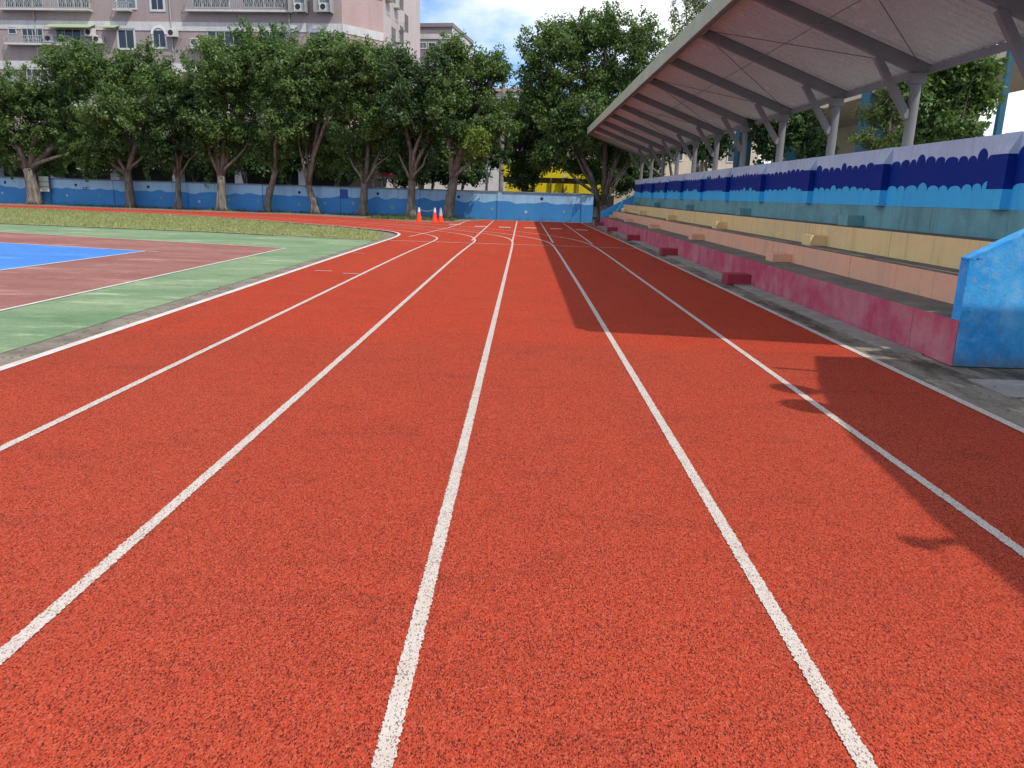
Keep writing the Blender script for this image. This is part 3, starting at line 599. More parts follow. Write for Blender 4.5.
# flat-roofed shelter beside the camera whose shade falls over the outer lanes
sh = tag(empty('flat_roofed_shelter', (6.2, 1.0, 0)), 'flat roofed grey shelter before the stand, shading the outer lanes', 'shelter')
HM = Matrix.Translation((-6.2, -1.0, 0))
b = MB(); b.prism([(5.15, 4.78), (4.70, 3.45), (4.43, 2.2), (4.31, 1.0), (4.27, 0.2), (4.2, -9), (10, -9), (10, 4.78)], 'z', 4.25, 4.5, M['fascia']); b.build('roof', sh, M=HM)
for x, y in [(5.3, 4.4), (9.6, 4.4), (5.0, 0.0), (9.6, 0.0), (5.0, -6), (9.6, -6)]:
    b = MB(); b.box(x - .12, x + .12, y - .12, y + .12, 0, 4.25, M['steel']); b.build('post', sh, M=HM)
b = MB(); b.box(9.4, 9.55, -8.8, 4.2, 0, 4.25, M['cream']); b.box(5.6, 9.4, 2.0, 2.15, 0, 4.25, M['cream']); b.build('wall', sh, M=HM)
for (x, y, z, r, x1, y1) in [(4.42, 3.52, 4.35, 0.15, 4.9, 3.45), (4.36, 3.02, 4.35, 0.17, 4.8, 3.05), (4.05, 0.80, 4.4, 0.06, 4.5, 0.9)]:
    lm = MB(); lm.tube([(x, y, z), (x - .02, y + .02, z - 0.06), (x - 0.06, y + .05, z - 0.2)], [r, r, r * 0.5], M['metal_lamp'], 18); lm.bar((x, y, z - 0.03), (x1, y1, z - 0.03), 0.05, 0.05, M['metal_lamp'])
    lm.build('floodlight', sh, M=HM)
b = MB(); b.bar((4.55, 4.25, 4.4), (5.2, 4.1, 4.4), 0.04, 0.04, M['steel']); b.build('rod', sh, M=HM)

# ------------------------------------------------------------------ perimeter wall
WA = Vector((-48.0, 48.7)); WB = Vector((3.75, 42.2))
wd_ = (WB - WA); WL = wd_.length; wrz = math.atan2(wd_.y, wd_.x)
wall = tag(empty('perimeter_wall', (WA.x, WA.y, 0), wrz), 'long low concrete wall painted with a two-tone blue wave mural', 'wall')
b = MB(); b.box(0, WL, 0, 0.18, -0.02, 1.44, M['mural']); b.build('wall_panel', wall)
b = MB(); b.box(-0.02, WL + 0.02, -0.05, 0.23, 1.442, 1.51, M['coping']); b.build('coping', wall)
k = 1.5; holes = []
while k < WL:
    b = MB(); b.box(k, k + 0.22, -0.045, -0.002, -0.02, 1.44, M['mural']); b.build('pilaster', wall)
    for q in (2.4,): holes.append(k + q)
    k += 4.55
rr = random.Random(5)
for q in holes:
    if q > WL - 0.3: continue
    b = MB(); z = 1.12 + rr.uniform(-.06, .06)
    b.prism([(q + 0.085 * math.cos(a), z + 0.085 * math.sin(a)) for a in np.linspace(0, 6.283, 15)[:-1]], 'y', -0.006, 0.01, M['hole']); b.build('weep_hole', wall)
k = 1.0
while k < WL - 0.5:
    b = MB(); z = rr.uniform(0.42, 0.62); s = rr.uniform(0.09, 0.13); a0 = rr.uniform(0, 1)
    b.prism([(k + (s if j % 2 == 0 else 0.5 * s) * math.cos(a0 + j * math.pi / 5), z + (s if j % 2 == 0 else 0.5 * s) * math.sin(a0 + j * math.pi / 5)) for j in range(10)], 'y', -0.005, 0.01, M[rr.choice(['star', 'star2'])]); b.build('painted_star', wall)
    k += rr.uniform(1.5, 2.4)
def wall_u(px):
    r = CR @ np.array([px - 512, 200 - 384, F]); d = Vector((r[0], r[1])); n = Vector((-wd_.y, wd_.x))
    s = WA.dot(n) / d.dot(n); return (d * s - WA).dot(wd_) / WL
u = wall_u(344); b = MB(); b.box(u - .24, u + .24, -0.02, 0.01, 0.86, 1.36, M['deepblue']); b.build('meter_box', wall)

# traffic cones and chain
def cone(name, px, Y, sleeve, label):
    p = at(px, 220, Y); t = tag(empty(name, (p.x, Y, 0)), label, 'traffic cone', 'cones on the soil by the far bend')
    b = MB(); b.box(-.17, .17, -.17, .17, 0, 0.035, M['orange']); b.build('base', t, bevel=0.008)
    b = MB(); b.tube([(0, 0, 0.035), (0, 0, 0.42), (0, 0, 0.46)], [0.135, 0.065, 0.06], M['orange'], 18); b.build('body', t)
    b = MB(); b.tube([(0, 0, 0.46), (0, 0, 0.60)], [0.062, 0.05], M[sleeve], 18); b.tube([(0, 0, 0.60), (0, 0, 0.66)], [0.035, 0.045], M[sleeve], 12); b.build('collar', t)
    return t
cone('traffic_cone', 419, 35.9, 'cone_white', 'orange cone with white collar standing apart from the pair')
cone('traffic_cone', 434.8, 36.1, 'cone_white', 'orange cone with white collar, nearer the lone cone in the pair')
c3 = cone('traffic_cone', 440.6, 36.4, 'cone_lilac', 'orange cone wearing a faded lilac sleeve beside a leaning tree trunk')
b = MB(); b.tube([(0, 0, 0.30), (0, 0, 0.50)], [0.092, 0.066], M['cone_lilac'], 18); b.build('sleeve', c3)
pa = at(419, 210, 35.9); pb = at(434.8, 210, 36.1)
ch = MB()
for i in range(9):
    t = (i + .5) / 9; q = Vector((pa.x, 35.9, 0.6)).lerp(Vector((pb.x, 36.1, 0.6)), t); q.z -= 0.10 * (1 - (2*t-1) ** 2)
    ch.tube([q - Vector((.032, 0, 0)), q + Vector((.032, 0, 0))], [0.011, 0.011], M['rail'], 6)
tag(ch.build('barrier_chain'), 'white plastic chain hung between two orange cones', 'chain')

# ------------------------------------------------------------------ buildings behind
class Facade:
    """a plane through two ground points; px -> (u, z) on it; children built in its own frame (x along, y into the building)"""
    def __init__(s, a, b):
        s.a = Vector(a); s.b = Vector(b); s.d = (s.b - s.a); s.L = s.d.length; s.d.normalize(); s.rz = math.atan2(s.d.y, s.d.x); s.n = Vector((-s.d.y, s.d.x))
    def uz(s, px, py):
        r = CR @ np.array([px - 512, py - 384, F]); q = Vector((r[0], r[1])); t = s.a.dot(s.n) / q.dot(s.n)
        return (q * t - s.a).dot(s.d), r[2] * t + EYE
    def rect(s, x0, x1, y0, y1):
        c = [s.uz(x0, (y0+y1)/2), s.uz(x1, (y0+y1)/2), s.uz((x0+x1)/2, y0), s.uz((x0+x1)/2, y1)]
        return c[0][0], c[1][0], c[3][1], c[2][1]
def window(parent, u0, u1, z0, z1, bars=2, glass='glass', Mx=None, fr=0.05, out=0.0, arch=False):
    b = MB(); f = 'frame'
    y0, y1 = -0.05 - out, 0.02
    b.box(u0 - fr, u0, y0, y1, z0 - fr, z1 + fr, M[f]); b.box(u1, u1 + fr, y0, y1, z0 - fr, z1 + fr, M[f])
    b.box(u0, u1, y0, y1, z0 - fr, z0, M[f])
    if not arch: b.box(u0, u1, y0, y1, z1, z1 + fr, M[f])
    for i in range(1, bars):
        x = u0 + (u1 - u0) * i / bars; b.box(x - .02, x + .02, -0.035, 0.01, z0, z1, M[f])
    w = b.build('window', parent, M=Mx)
    b = MB()
    if arch:
        c = (u0+u1)/2; r = (u1-u0)/2; arc = [(c + r * math.cos(a), z1 + r * math.sin(a)) for a in np.linspace(0, math.pi, 13)]
        b.prism([(u0, z0), (u1, z0)] + arc, 'y', -0.02, 0.0, M[glass])
        o = b.build('pane', w)
        b = MB(); r2 = r + 0.17; arc2 = [(c + r2 * math.cos(a), z1 + r2 * math.sin(a)) for a in np.linspace(math.pi, 0, 13)]
        b2 = MB()
        for i in range(12):
            b2.prism([arc[12-i], arc[11-i], arc2[i+1], arc2[i]], 'y', -0.1, 0.02, M['white_clean'])
        b2.build('arch_trim', w)
    else:
        b.box(u0, u1, -0.012, 0.0, z0, z1, M[glass]); b.build('pane', w)
    return w
def balcony(parent, u0, u1, z0, z1, Mx=None, d=0.5, step=0.16):
    b = MB(); b.box(u0, u1, -d, 0, z0 - 0.14, z0, M['white']); bal = b.build('balcony', parent, M=Mx)
    b = MB(); b.box(u0, u1, -d, -d + 0.04, z1 - 0.05, z1, M['rail']); b.box(u0, u1, -d, -d + 0.04, z0 + .04, z0 + 0.08, M['rail'])
    x = u0; i = 0
    while x < u1:
        b.box(x, x + 0.03, -d + .005, -d + 0.035, z0, z1, M['rail'])
        if x + step < u1:
            b.bar((x, -d + .02, z0 + .1), (x + step, -d + .02, z1 - .1), 0.02, 0.025, M['rail']) if i % 2 else b.bar((x + step, -d + .02, z0 + .1), (x, -d + .02, z1 - .1), 0.02, 0.025, M['rail'])
        x += step; i += 1
    for s in (u0, u1 - 0.04):
        b.box(s, s + 0.04, -d, 0, z1 - 0.05, z1, M['rail'])
    b.build('railing', bal); return bal
def ac_unit(parent, u, z, Mx=None, cage=True):
    b = MB(); b.box(u - .38, u + .38, -0.48, -0.12, z, z + 0.54, M['ac']); o = b.build('air_conditioner', parent, bevel=0.02, M=Mx)
    b = MB(); b.tube([(u - .08, -0.482, z + .27), (u - .08, -0.495, z + .27)], [0.2, 0.2], M['dark'], 16); b.build('fan_grille', o)
    if cage:
        b = MB()
        for s in (-.5, .5): b.box(u + s - .02, u + s + .02, -0.62, 0, z - .06, z - .02, M['rail'])
        b.box(u - .5, u + .5, -0.62, -0.58, z - .06, z - .02, M['rail']); b.build('bracket', o)
    return o

FA = Facade((-40.0, 64.2), (-13.9, 62.0))
apt = tag(empty('apartment_building', (FA.a.x, FA.a.y, 0), FA.rz), 'large mauve tiled apartment building with white bands and railed balconies', 'building')
u2 = FA.L
# body prism (local frame): main face on y=0, chamfer, side
def loc(x, y):
    q = Vector((x, y)) - FA.a; return (q.dot(FA.d), q.dot(FA.n))
c1 = loc(-11.35, 65.0); c2 = loc(-10.55, 72.5); U0 = -14.0; TOP = 21.5
b = MB()
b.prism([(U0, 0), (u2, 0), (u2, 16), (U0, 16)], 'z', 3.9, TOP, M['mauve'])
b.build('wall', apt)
b = MB(); b.prism([(u2 + .002, 0.0), c1, (c1[0], 16), (u2 + .002, 16)], 'z', 3.9, TOP, M['pink']); b.build('wall', apt)['label'] = 'pink brick tiled chamfered corner wall'
b = MB(); b.prism([(c1[0] + .002, c1[1]), (c2[0], c2[1]), (c2[0], 16), (c1[0] + .002, 16)], 'z', 0, TOP, M['blush']); b.build('wall', apt)['label'] = 'white side wall'
b = MB(); b.box(U0, c1[0], 2.2, 16, 0, 3.9, M['dark']); b.build('ground_floor', apt)
b = MB(); b.box(U0 - .1, u2 + 1.0, -0.2, 14, TOP, TOP + 0.5, M['white']); b.build('roof', apt)
bands = []
zb1 = FA.uz(170, 23.0)[1]; FH = 2.95
zt = [FA.uz(170, 22.0)[1] + FH * k for k in range(-3, 4)]      # band tops
for z in zt:
    if z > TOP - .3: continue
    b = MB(); b.box(U0, u2 + .01, -0.05, 0.0 - .001, z - 0.62, z, M['white'])
    e = Vector(c1) - Vector((u2, 0)); nn = Vector((e.y, -e.x)).normalized() * 0.05
    b.prism([(u2 + .011, -0.002), (c1[0], c1[1] - .002), (c1[0] + nn.x, c1[1] + nn.y), (u2 + .011 + nn.x, nn.y)], 'z', z - 0.62, z, M['white'])
    b.build('band', apt)
b = MB(); b.box(U0, u2, -1.1, -0.002, 3.15, 3.85, M['white']); b.build('band', apt)
x = U0
while x < u2:
    b = MB(); b.box(x, x + 0.7, 0.0, 0.7, 0, 3.89, M['white']); b.build('pillar', apt); x += 5.2
# windows and balconies seen in the two upper visible rows, taken down through the hidden rows too
def R4(x0, x1, y0, y1): return FA.rect(x0, x1, y0, y1)
row_up = zt[3]; row_lo = zt[3] - FH
for dz in (0.0, FH):
    for (x0, x1, y0, y1) in [(2, 45, -12, 9), (55, 92, -12, 9), (190, 232, -14, 9), (240, 288, -14, 9)]:
        a0, a1, z0, z1 = R4(x0 + 3, x1 - 3, y0 + 4, 7); window(apt, a0, a1, z0 + dz, z1 + dz, 4)
    a0, a1, z0, z1 = R4(2, 92, -2, 9.5); balcony(apt, a0, a1, z0 + dz, z1 + dz)
    a0, a1, z0, z1 = R4(188, 292, -2, 11); balcony(apt, a0, a1, z0 + dz, z1 + dz)
    a0, a1, z0, z1 = R4(117, 135, -12, 8); window(apt, a0, a1, z0 + dz, z1 + dz, 2, 'glass_pale', fr=0.12)
    a0, a1, z0, z1 = R4(116, 132, 3, 10); balcony(apt, a0, a1, z0 + dz, z1 + dz, d=0.5)
    a0, a1, z0, z1 = R4(151.5, 163, -6, 9.5); window(apt, a0, a1, z0 + dz, z1 + dz, 2, fr=0.16)
    for px in (300, 325):
        a0, a1, z0, z1 = R4(px - 5.5, px + 5.5, -12, 4); window(apt, a0, a1, z0 + dz, z1 + dz, 2, 'glass_pale', fr=0.1)
        ac_unit(apt, (a0 + a1) / 2 + .05, FA.uz(px, 12)[1] + dz)
        b = MB(); e0, e1, q0, q1 = R4(px - 8, px + 8, -12, 14)
        for s in (e0, e1): b.box(s - .03, s + .03, -0.75, 0, q0 + dz, q0 + dz + 2.0, M['rail'])
        b.box(e0, e1, -0.75, -0.70, q0 + dz, q0 + dz + .05, M['rail']); b.build('cage', apt)
for dz in (0.0, -FH):
    a0, a1, z0, z1 = R4(9, 16, 28, 33.5); window(apt, a0, a1, z0 + dz, z1 + dz, 1)
    a0, a1, z0, z1 = R4(23, 43, 29, 43); window(apt, a0, a1, z0 + dz, z1 + dz, 4)
    a0, a1, z0, z1 = R4(57, 81, 29, 43); window(apt, a0, a1, z0 + dz, z1 + dz, 3)
    a0, a1, z0, z1 = R4(8, 74, 36.5, 44); balcony(apt, a0, a1, z0 + dz, z1 + dz)
    a0, a1, z0, z1 = R4(119, 134, 30, 48); window(apt, a0, a1, z0 + dz, z1 + dz, 2, fr=0.14)
    a0, a1, z0, z1 = R4(154, 165.5, 34.5, 47); window(apt, a0, a1, z0 + dz, z1 + dz, 2, fr=0.15, arch=True)
    a0, a1, z0, z1 = R4(208, 242, 31, 45); window(apt, a0, a1, z0 + dz, z1 + dz, 4)
    a0, a1, z0, z1 = R4(190, 215, 40, 48); balcony(apt, a0, a1, z0 + dz, z1 + dz)
    a0, a1, z0, z1 = R4(262, 286, 31, 45); window(apt, a0, a1, z0 + dz, z1 + dz, 3)
    a0, a1, z0, z1 = R4(310, 330, 32, 46); window(apt, a0, a1, z0 + dz, z1 + dz, 2)
    for px, py in [(53, 43), (93, 37), (101, 44), (175, 37.5), (198, 47)]:
        ac_unit(apt, FA.uz(px, py)[0], FA.uz(px, py)[1] + dz)
    a0, a1, z0, z1 = R4(51, 96, 24, 29)
    b = MB(); b.prism([(-0.05, z1 + dz), (-0.9, z0 + dz), (-0.9, z0 + dz - .06), (-0.05, z1 + dz - .06)], 'x', a0, a1, M['awn_green']); b.build('awning', apt)
    a0, a1, z0, z1 = R4(105, 120, 25, 29)
    b = MB(); b.prism([(-0.05, z1 + dz), (-0.8, z0 + dz), (-0.8, z0 + dz - .06), (-0.05, z1 + dz - .06)], 'x', a0, a1, M['awn_green']); b.build('awning', apt)
# low balcony with blue boards just above the wall top, pipes
a0, a1, z0, z1 = R4(91, 119, 157, 169); balcony(apt, a0, a1, z0, z1, d=1.9)
b = MB(); n = 7
for i in range(n):
    q = a0 + (a1 - a0) * (i + .12) / n; b.box(q, q + (a1 - a0) / n * 0.72, -1.80, -1.76, z0 + .1, z1 + rr.uniform(-.1, .25), M['sea' if i % 3 else 'signyellow'])
b.build('blue_boards', apt).name = 'balcony_board'
for px in (172, 290, 36):
    a, z = FA.uz(px, 30); b = MB(); b.tube([(a, -0.09, 3.9), (a, -0.09, TOP)], [0.05, 0.05], M['rail'], 8); b.build('drainpipe', apt)
# side-wall cages on the white side
e = Vector(c2) - Vector(c1); el = e.length; e.normalize(); en = Vector((e.y, -e.x))
for t, z in [(1.1, 12.6), (1.1, 9.6), (3.6, 13.2), (5.2, 11.0), (3.6, 15.8), (1.1, 15.8), (5.2, 14.4)]:
    q = Vector(c1) + e * t; Mx = Matrix(((e.x, -en.x, 0, q.x), (e.y, -en.y, 0, q.y), (0, 0, 1, 0), (0, 0, 0, 1)))
    b = MB()
    for i in range(7): b.box(-.55 + i * .18, -.52 + i * .18, -.55, -.52, z, z + 1.3, M['cable'])
    for zz in (0, .65, 1.27): b.box(-.55, .55, -.55, -.51, z + zz, z + zz + .04, M['cable'])
    b.box(-.5, .5, -.4, -.0, z + .05, z + .7, M['ac']); b.build('window_cage', apt, M=Mx)

# second, greyer block beyond
FG = Facade((-15.0, 84.0), (-7.6, 82.8))
gb = tag(empty('concrete_building', (FG.a.x, FG.a.y, 0), FG.rz), 'grey flat-topped block seen between the pink corner and tree crowns', 'building')
gt = FG.uz(430, 27)[1]
b = MB(); b.box(0, FG.L, 0, 9, 0, gt, M['grey_block']); b.build('wall', gb)
b = MB(); b.box(-.1, FG.L + .15, -0.12, 9.1, gt, gt + 0.35, M['grey_block']); b.build('roof', gb)
for (y0, y1) in [(34, 39), (61, 66)]:
    a0, a1, z0, z1 = FG.rect(400, 455, y0, y1); b = MB(); b.box(0, FG.L + .05, -0.06, -.001, z0, z1, M['white']); b.build('band', gb)
b = MB(); b.box(FG.L + .001, FG.L + .06, 0.02, 9, 0, gt - .02, M['white']); b.build('wall', gb)['label'] = 'white rendered side wall'
for px in (423, 432, 446):
    for y0 in (43, 68):
        a0, a1, z0, z1 = FG.rect(px - 3, px + 3, y0, y0 + 5); window(gb, a0, a1, z0, z1, 2, 'glass_pale' if px == 423 else 'glass', fr=0.1)

# pale house behind the middle trees
FP = Facade((-9.5, 76.0), (1.2, 75.0))
pb_ = tag(empty('pale_house', (FP.a.x, FP.a.y, 0), FP.rz), 'pale rendered house glimpsed between the tree crowns behind the far wall', 'building')
pt = FP.uz(505, 92)[1]
b = MB(); b.box(0, FP.L, 0, 8, 0, pt, M['white']); b.build('wall', pb_)
b = MB(); b.box(-.3, FP.L + .3, -0.4, 8, pt, pt + 0.3, M['pink']); b.build('roof', pb_)
for px in (452, 476, 490, 508, 519):
    for y0 in (100, 128, 156):
        a0, a1, z0, z1 = FP.rect(px - 4, px + 4, y0, y0 + 12); window(pb_, a0, a1, z0, z1, 2, 'glass_pale', fr=0.1)
# shop with yellow signs
FS = Facade((-1.2, 54.0), (9.5, 53.0))
sp_ = tag(empty('corner_shop', (FS.a.x, FS.a.y, 0), FS.rz), 'small shop with bright yellow sign boards above the far blue wall', 'shop')
a0, a1, z0, z1 = FS.rect(519, 592, 150, 194)
ztop = FS.uz(555, 100)[1]
b = MB(); b.box(0, FS.L, 0.6, 7, 0, ztop, M['cream']); b.build('wall', sp_)
b = MB(); b.box(-.2, FS.L + .2, 0.3, 7.1, ztop, ztop + .25, M['white']); b.build('roof', sp_)
def shop_rect(x0, x1, y0, y1, name, mat, d0, d1):
    a0, a1, z0, z1 = FS.rect(x0, x1, y0, y1); b = MB(); b.box(a0, a1, d0, d1, z0, z1, M[mat]); return b.build(name, sp_), (a0, a1, z0, z1)
for x0, x1, y0, y1 in [(504, 563, 166, 177.5), (566, 596, 168, 179), (506, 532, 183, 193), (535, 612, 184, 194)]:
    o, (a0, a1, z0, z1) = shop_rect(x0, x1, y0, y1, 'sign_board', 'signyellow', -0.4, -0.3)
shop_rect(503, 614, 177.6, 180.5, 'fascia_beam', 'dark', -0.35, 0.6)
shop_rect(503, 614, 180.6, 183.5, 'fascia_beam', 'brown', -0.2, 0.6)
shop_rect(503, 614, 194.1, 205, 'shop_front', 'dark', 0.2, 0.59)
for px in (535, 551, 563, 578):
    shop_rect(px - .7, px + .7, 178, 205, 'shop_post', 'brown', -0.6, -0.5)
for px in (520, 548, 585, 606):
    for y0 in (108, 135):
        a0, a1, z0, z1 = FS.rect(px - 6, px + 6, y0, y0 + 14); window(sp_, a0, a1, z0, z1, 2, 'glass_pale', fr=0.08, Mx=Matrix.Translation((0, 0.6, 0)))
# utility pole
p = at(501, 185, 50); up_ = MB(); up_.tube([(p.x, 50, 0), (p.x, 50, 9)], [0.16, 0.12], M['gutter_pale'], 12); tag(up_.build('utility_pole'), 'round grey concrete utility pole behind the far wall by the yellow signs', 'utility pole')
p = at(487, 185, 49); up_ = MB(); up_.tube([(p.x, 49, 0), (p.x, 49, 3.6)], [0.05, 0.05], M['rail'], 10); up_.bar((p.x, 49, 3.5), (p.x - .8, 49, 3.6), 0.05, 0.05, M['rail']); up_.box(p.x - 1.15, p.x - .7, 48.9, 49.1, 3.52, 3.66, M['rail']); tag(up_.build('street_lamp'), 'thin white lamp post rising behind the far wall between tree trunks', 'street lamp')
# street canopies behind the wall
for px, py, Y, wpx, lab in [(386, 172, 56, 23, 'red and white street canopy glimpsed beside the trunk with a wide fork')]:
    p = at(px, py, Y); h = wpx / F * Y / 2; zt_ = p.z
    t = tag(empty('street_canopy', (p.x, Y, 0)), lab, 'canopy')
    b = MB(); b.poly([(-h, -.9, zt_ - .35), (h, -.9, zt_ - .35), (h * .3, 0, zt_), (-h * .3, 0, zt_)], M['red']); b.poly([(-h, .9, zt_ - .35), (h, .9, zt_ - .35), (h * .3, 0, zt_ + .001), (-h * .3, 0, zt_ + .001)], M['red'])
    b.poly([(-h, -.9, zt_ - .35), (-h, .9, zt_ - .35), (-h * .3, 0, zt_)], M['red']); b.poly([(h, -.9, zt_ - .35), (h, .9, zt_ - .35), (h * .3, 0, zt_)], M['red']); b.build('cover', t)
    b = MB(); b.box(-h, h, -.93, -.91, zt_ - .50, zt_ - .34, M['white_clean' if px > 350 else 'red']); b.build('valance', t)
    for s in (-.9, .05, .9):
        b = MB(); b.box(s * h - .05, s * h + .05, -.9, -.8, 0, zt_ - .36, M['white_clean']); b.build('post', t)
struct(sheet('street', [(-60, 52), (20, 46.5), (20, 60), (-60, 66)], -0.02, M['asphalt']))

# school building behind the stand: blue columns with green bases
sb = tag(empty('school_building', (10.2, 16, 0)), 'cream school building with tall blue columns behind the covered stand', 'building')
BM = Matrix.Translation((-10.2, -16, 0))
b = MB(); b.box(13.2, 14.2, 25.6, 43, 0, 7.6, M['cream']); b.build('wall', sb, M=BM)
for z in (4.45,):
    b = MB(); b.box(10.0, 13.2, 17.2, 43, z, z + 0.3, M['cream']); b.box(9.94, 9.999, 17.2, 43, z, z + 0.3, M['cream']); b.build('floor_slab', sb, M=BM)
b = MB(); b.box(9.9, 14.4, 17, 43.2, 7.66, 7.9, M['white']); b.build('roof', sb, M=BM)
for yy, wd in [(17.1, 0.12), (23.6, 0.62), (30.5, 0.62), (37.4, 0.62)]:
    b = MB(); b.box(9.9, 9.9 + wd, yy, yy + wd, 1.95, 7.6, M['col_blue']); c = b.build('column', sb, M=BM)
    b = MB(); b.box(9.88, 9.92 + wd, yy - .02, yy + wd + .02, 0, 1.95, M['base_green'] if wd > .5 else M['col_blue']); b.build('column_base', c)
b = MB()
b.box(9.96, 10.04, 16.8, 42.5, 1.05, 1.12, M['rail']); b.box(9.97, 10.03, 16.8, 42.5, 0.55, 0.6, M['rail']); b.build('railing', sb, M=BM)
fh = tag(empty('cream_house', (11.5, 60, 0)), 'sunlit cream house glimpsed beneath the distant end of the canopy', 'building')
b = MB(); b.box(-6.2, 6, 0, 8, 0, 6.4, M['cream']); b.build('wall', fh)
b = MB(); b.box(-6.4, 6.2, -.3, 8.2, 6.4, 6.7, M['white']); b.build('roof', fh)
for q in (-4.9, -2.6, -.3, 2.0, 4.3):
    for z in (1.6, 4.2): window(fh, q - .6, q + .6, z, z + 1.3, 2, 'glass', fr=0.08)
for k in range(4):
    y0 = 28.4 + k * 4.2
    for z in (1.0, 5.2):
        Mx = BM @ Matrix.Translation((13.2, y0, 0)) @ Matrix.Rotation(-math.pi / 2, 4, 'Z')
        window(sb, -2.2, 0.0, z, z + 1.5, 3, 'glass_pale', Mx=Mx, fr=0.08)

# ------------------------------------------------------------------ trees
def leaf_cloud(clumps, per, size, seed):
    """clumps: (cx,cy,cz,r,ax,ay,az): sprays of small pointed leaves, stretched along an axis"""
    g = np.random.default_rng(seed); C = np.array(clumps)
    cnt = np.maximum(12, (per * (C[:, 3] / C[:, 3].mean()) ** 2).astype(int)); n = int(cnt.sum())
    idx = np.repeat(np.arange(len(C)), cnt)
    d = g.normal(size=(n, 3)); d /= np.linalg.norm(d, axis=1)[:, None]
    rad = g.random(n) ** 0.55
    off = d * (rad * C[idx, 3])[:, None]
    ax = C[idx, 4:7]; al = (off * ax).sum(1)[:, None]
    off = off + ax * al * 0.75
    off[:, 2] *= 0.85
    P = C[idx, :3] + off + g.normal(0, 0.03, (n, 3))
    nrm = d * 0.6 + np.array([0, 0, 0.5]) + g.normal(0, 0.6, (n, 3)); nrm /= np.linalg.norm(nrm, axis=1)[:, None]
    t = np.cross(nrm, g.normal(size=(n, 3))); t /= np.linalg.norm(t, axis=1)[:, None]
    t[:, 2] -= 0.25; b = np.cross(nrm, t)
    s = size * g.uniform(0.55, 1.35, n)[:, None]
    V = np.zeros((n, 4, 3)); V[:, 0] = P - t * s; V[:, 1] = P + b * s * 0.52 - t * s * 0.1; V[:, 2] = P + t * s; V[:, 3] = P - b * s * 0.52 - t * s * 0.1
    return V.reshape(-1, 3), np.arange(n * 4).reshape(-1, 4)
def wall_front(px):
    r = CR @ np.array([px - 512, 205 - 384, F]); k = r[0] / r[1]
    m_ = (WB.y - WA.y) / (WB.x - WA.x); c_ = WA.y - m_ * WA.x
    return c_ / (1 - m_ * k)
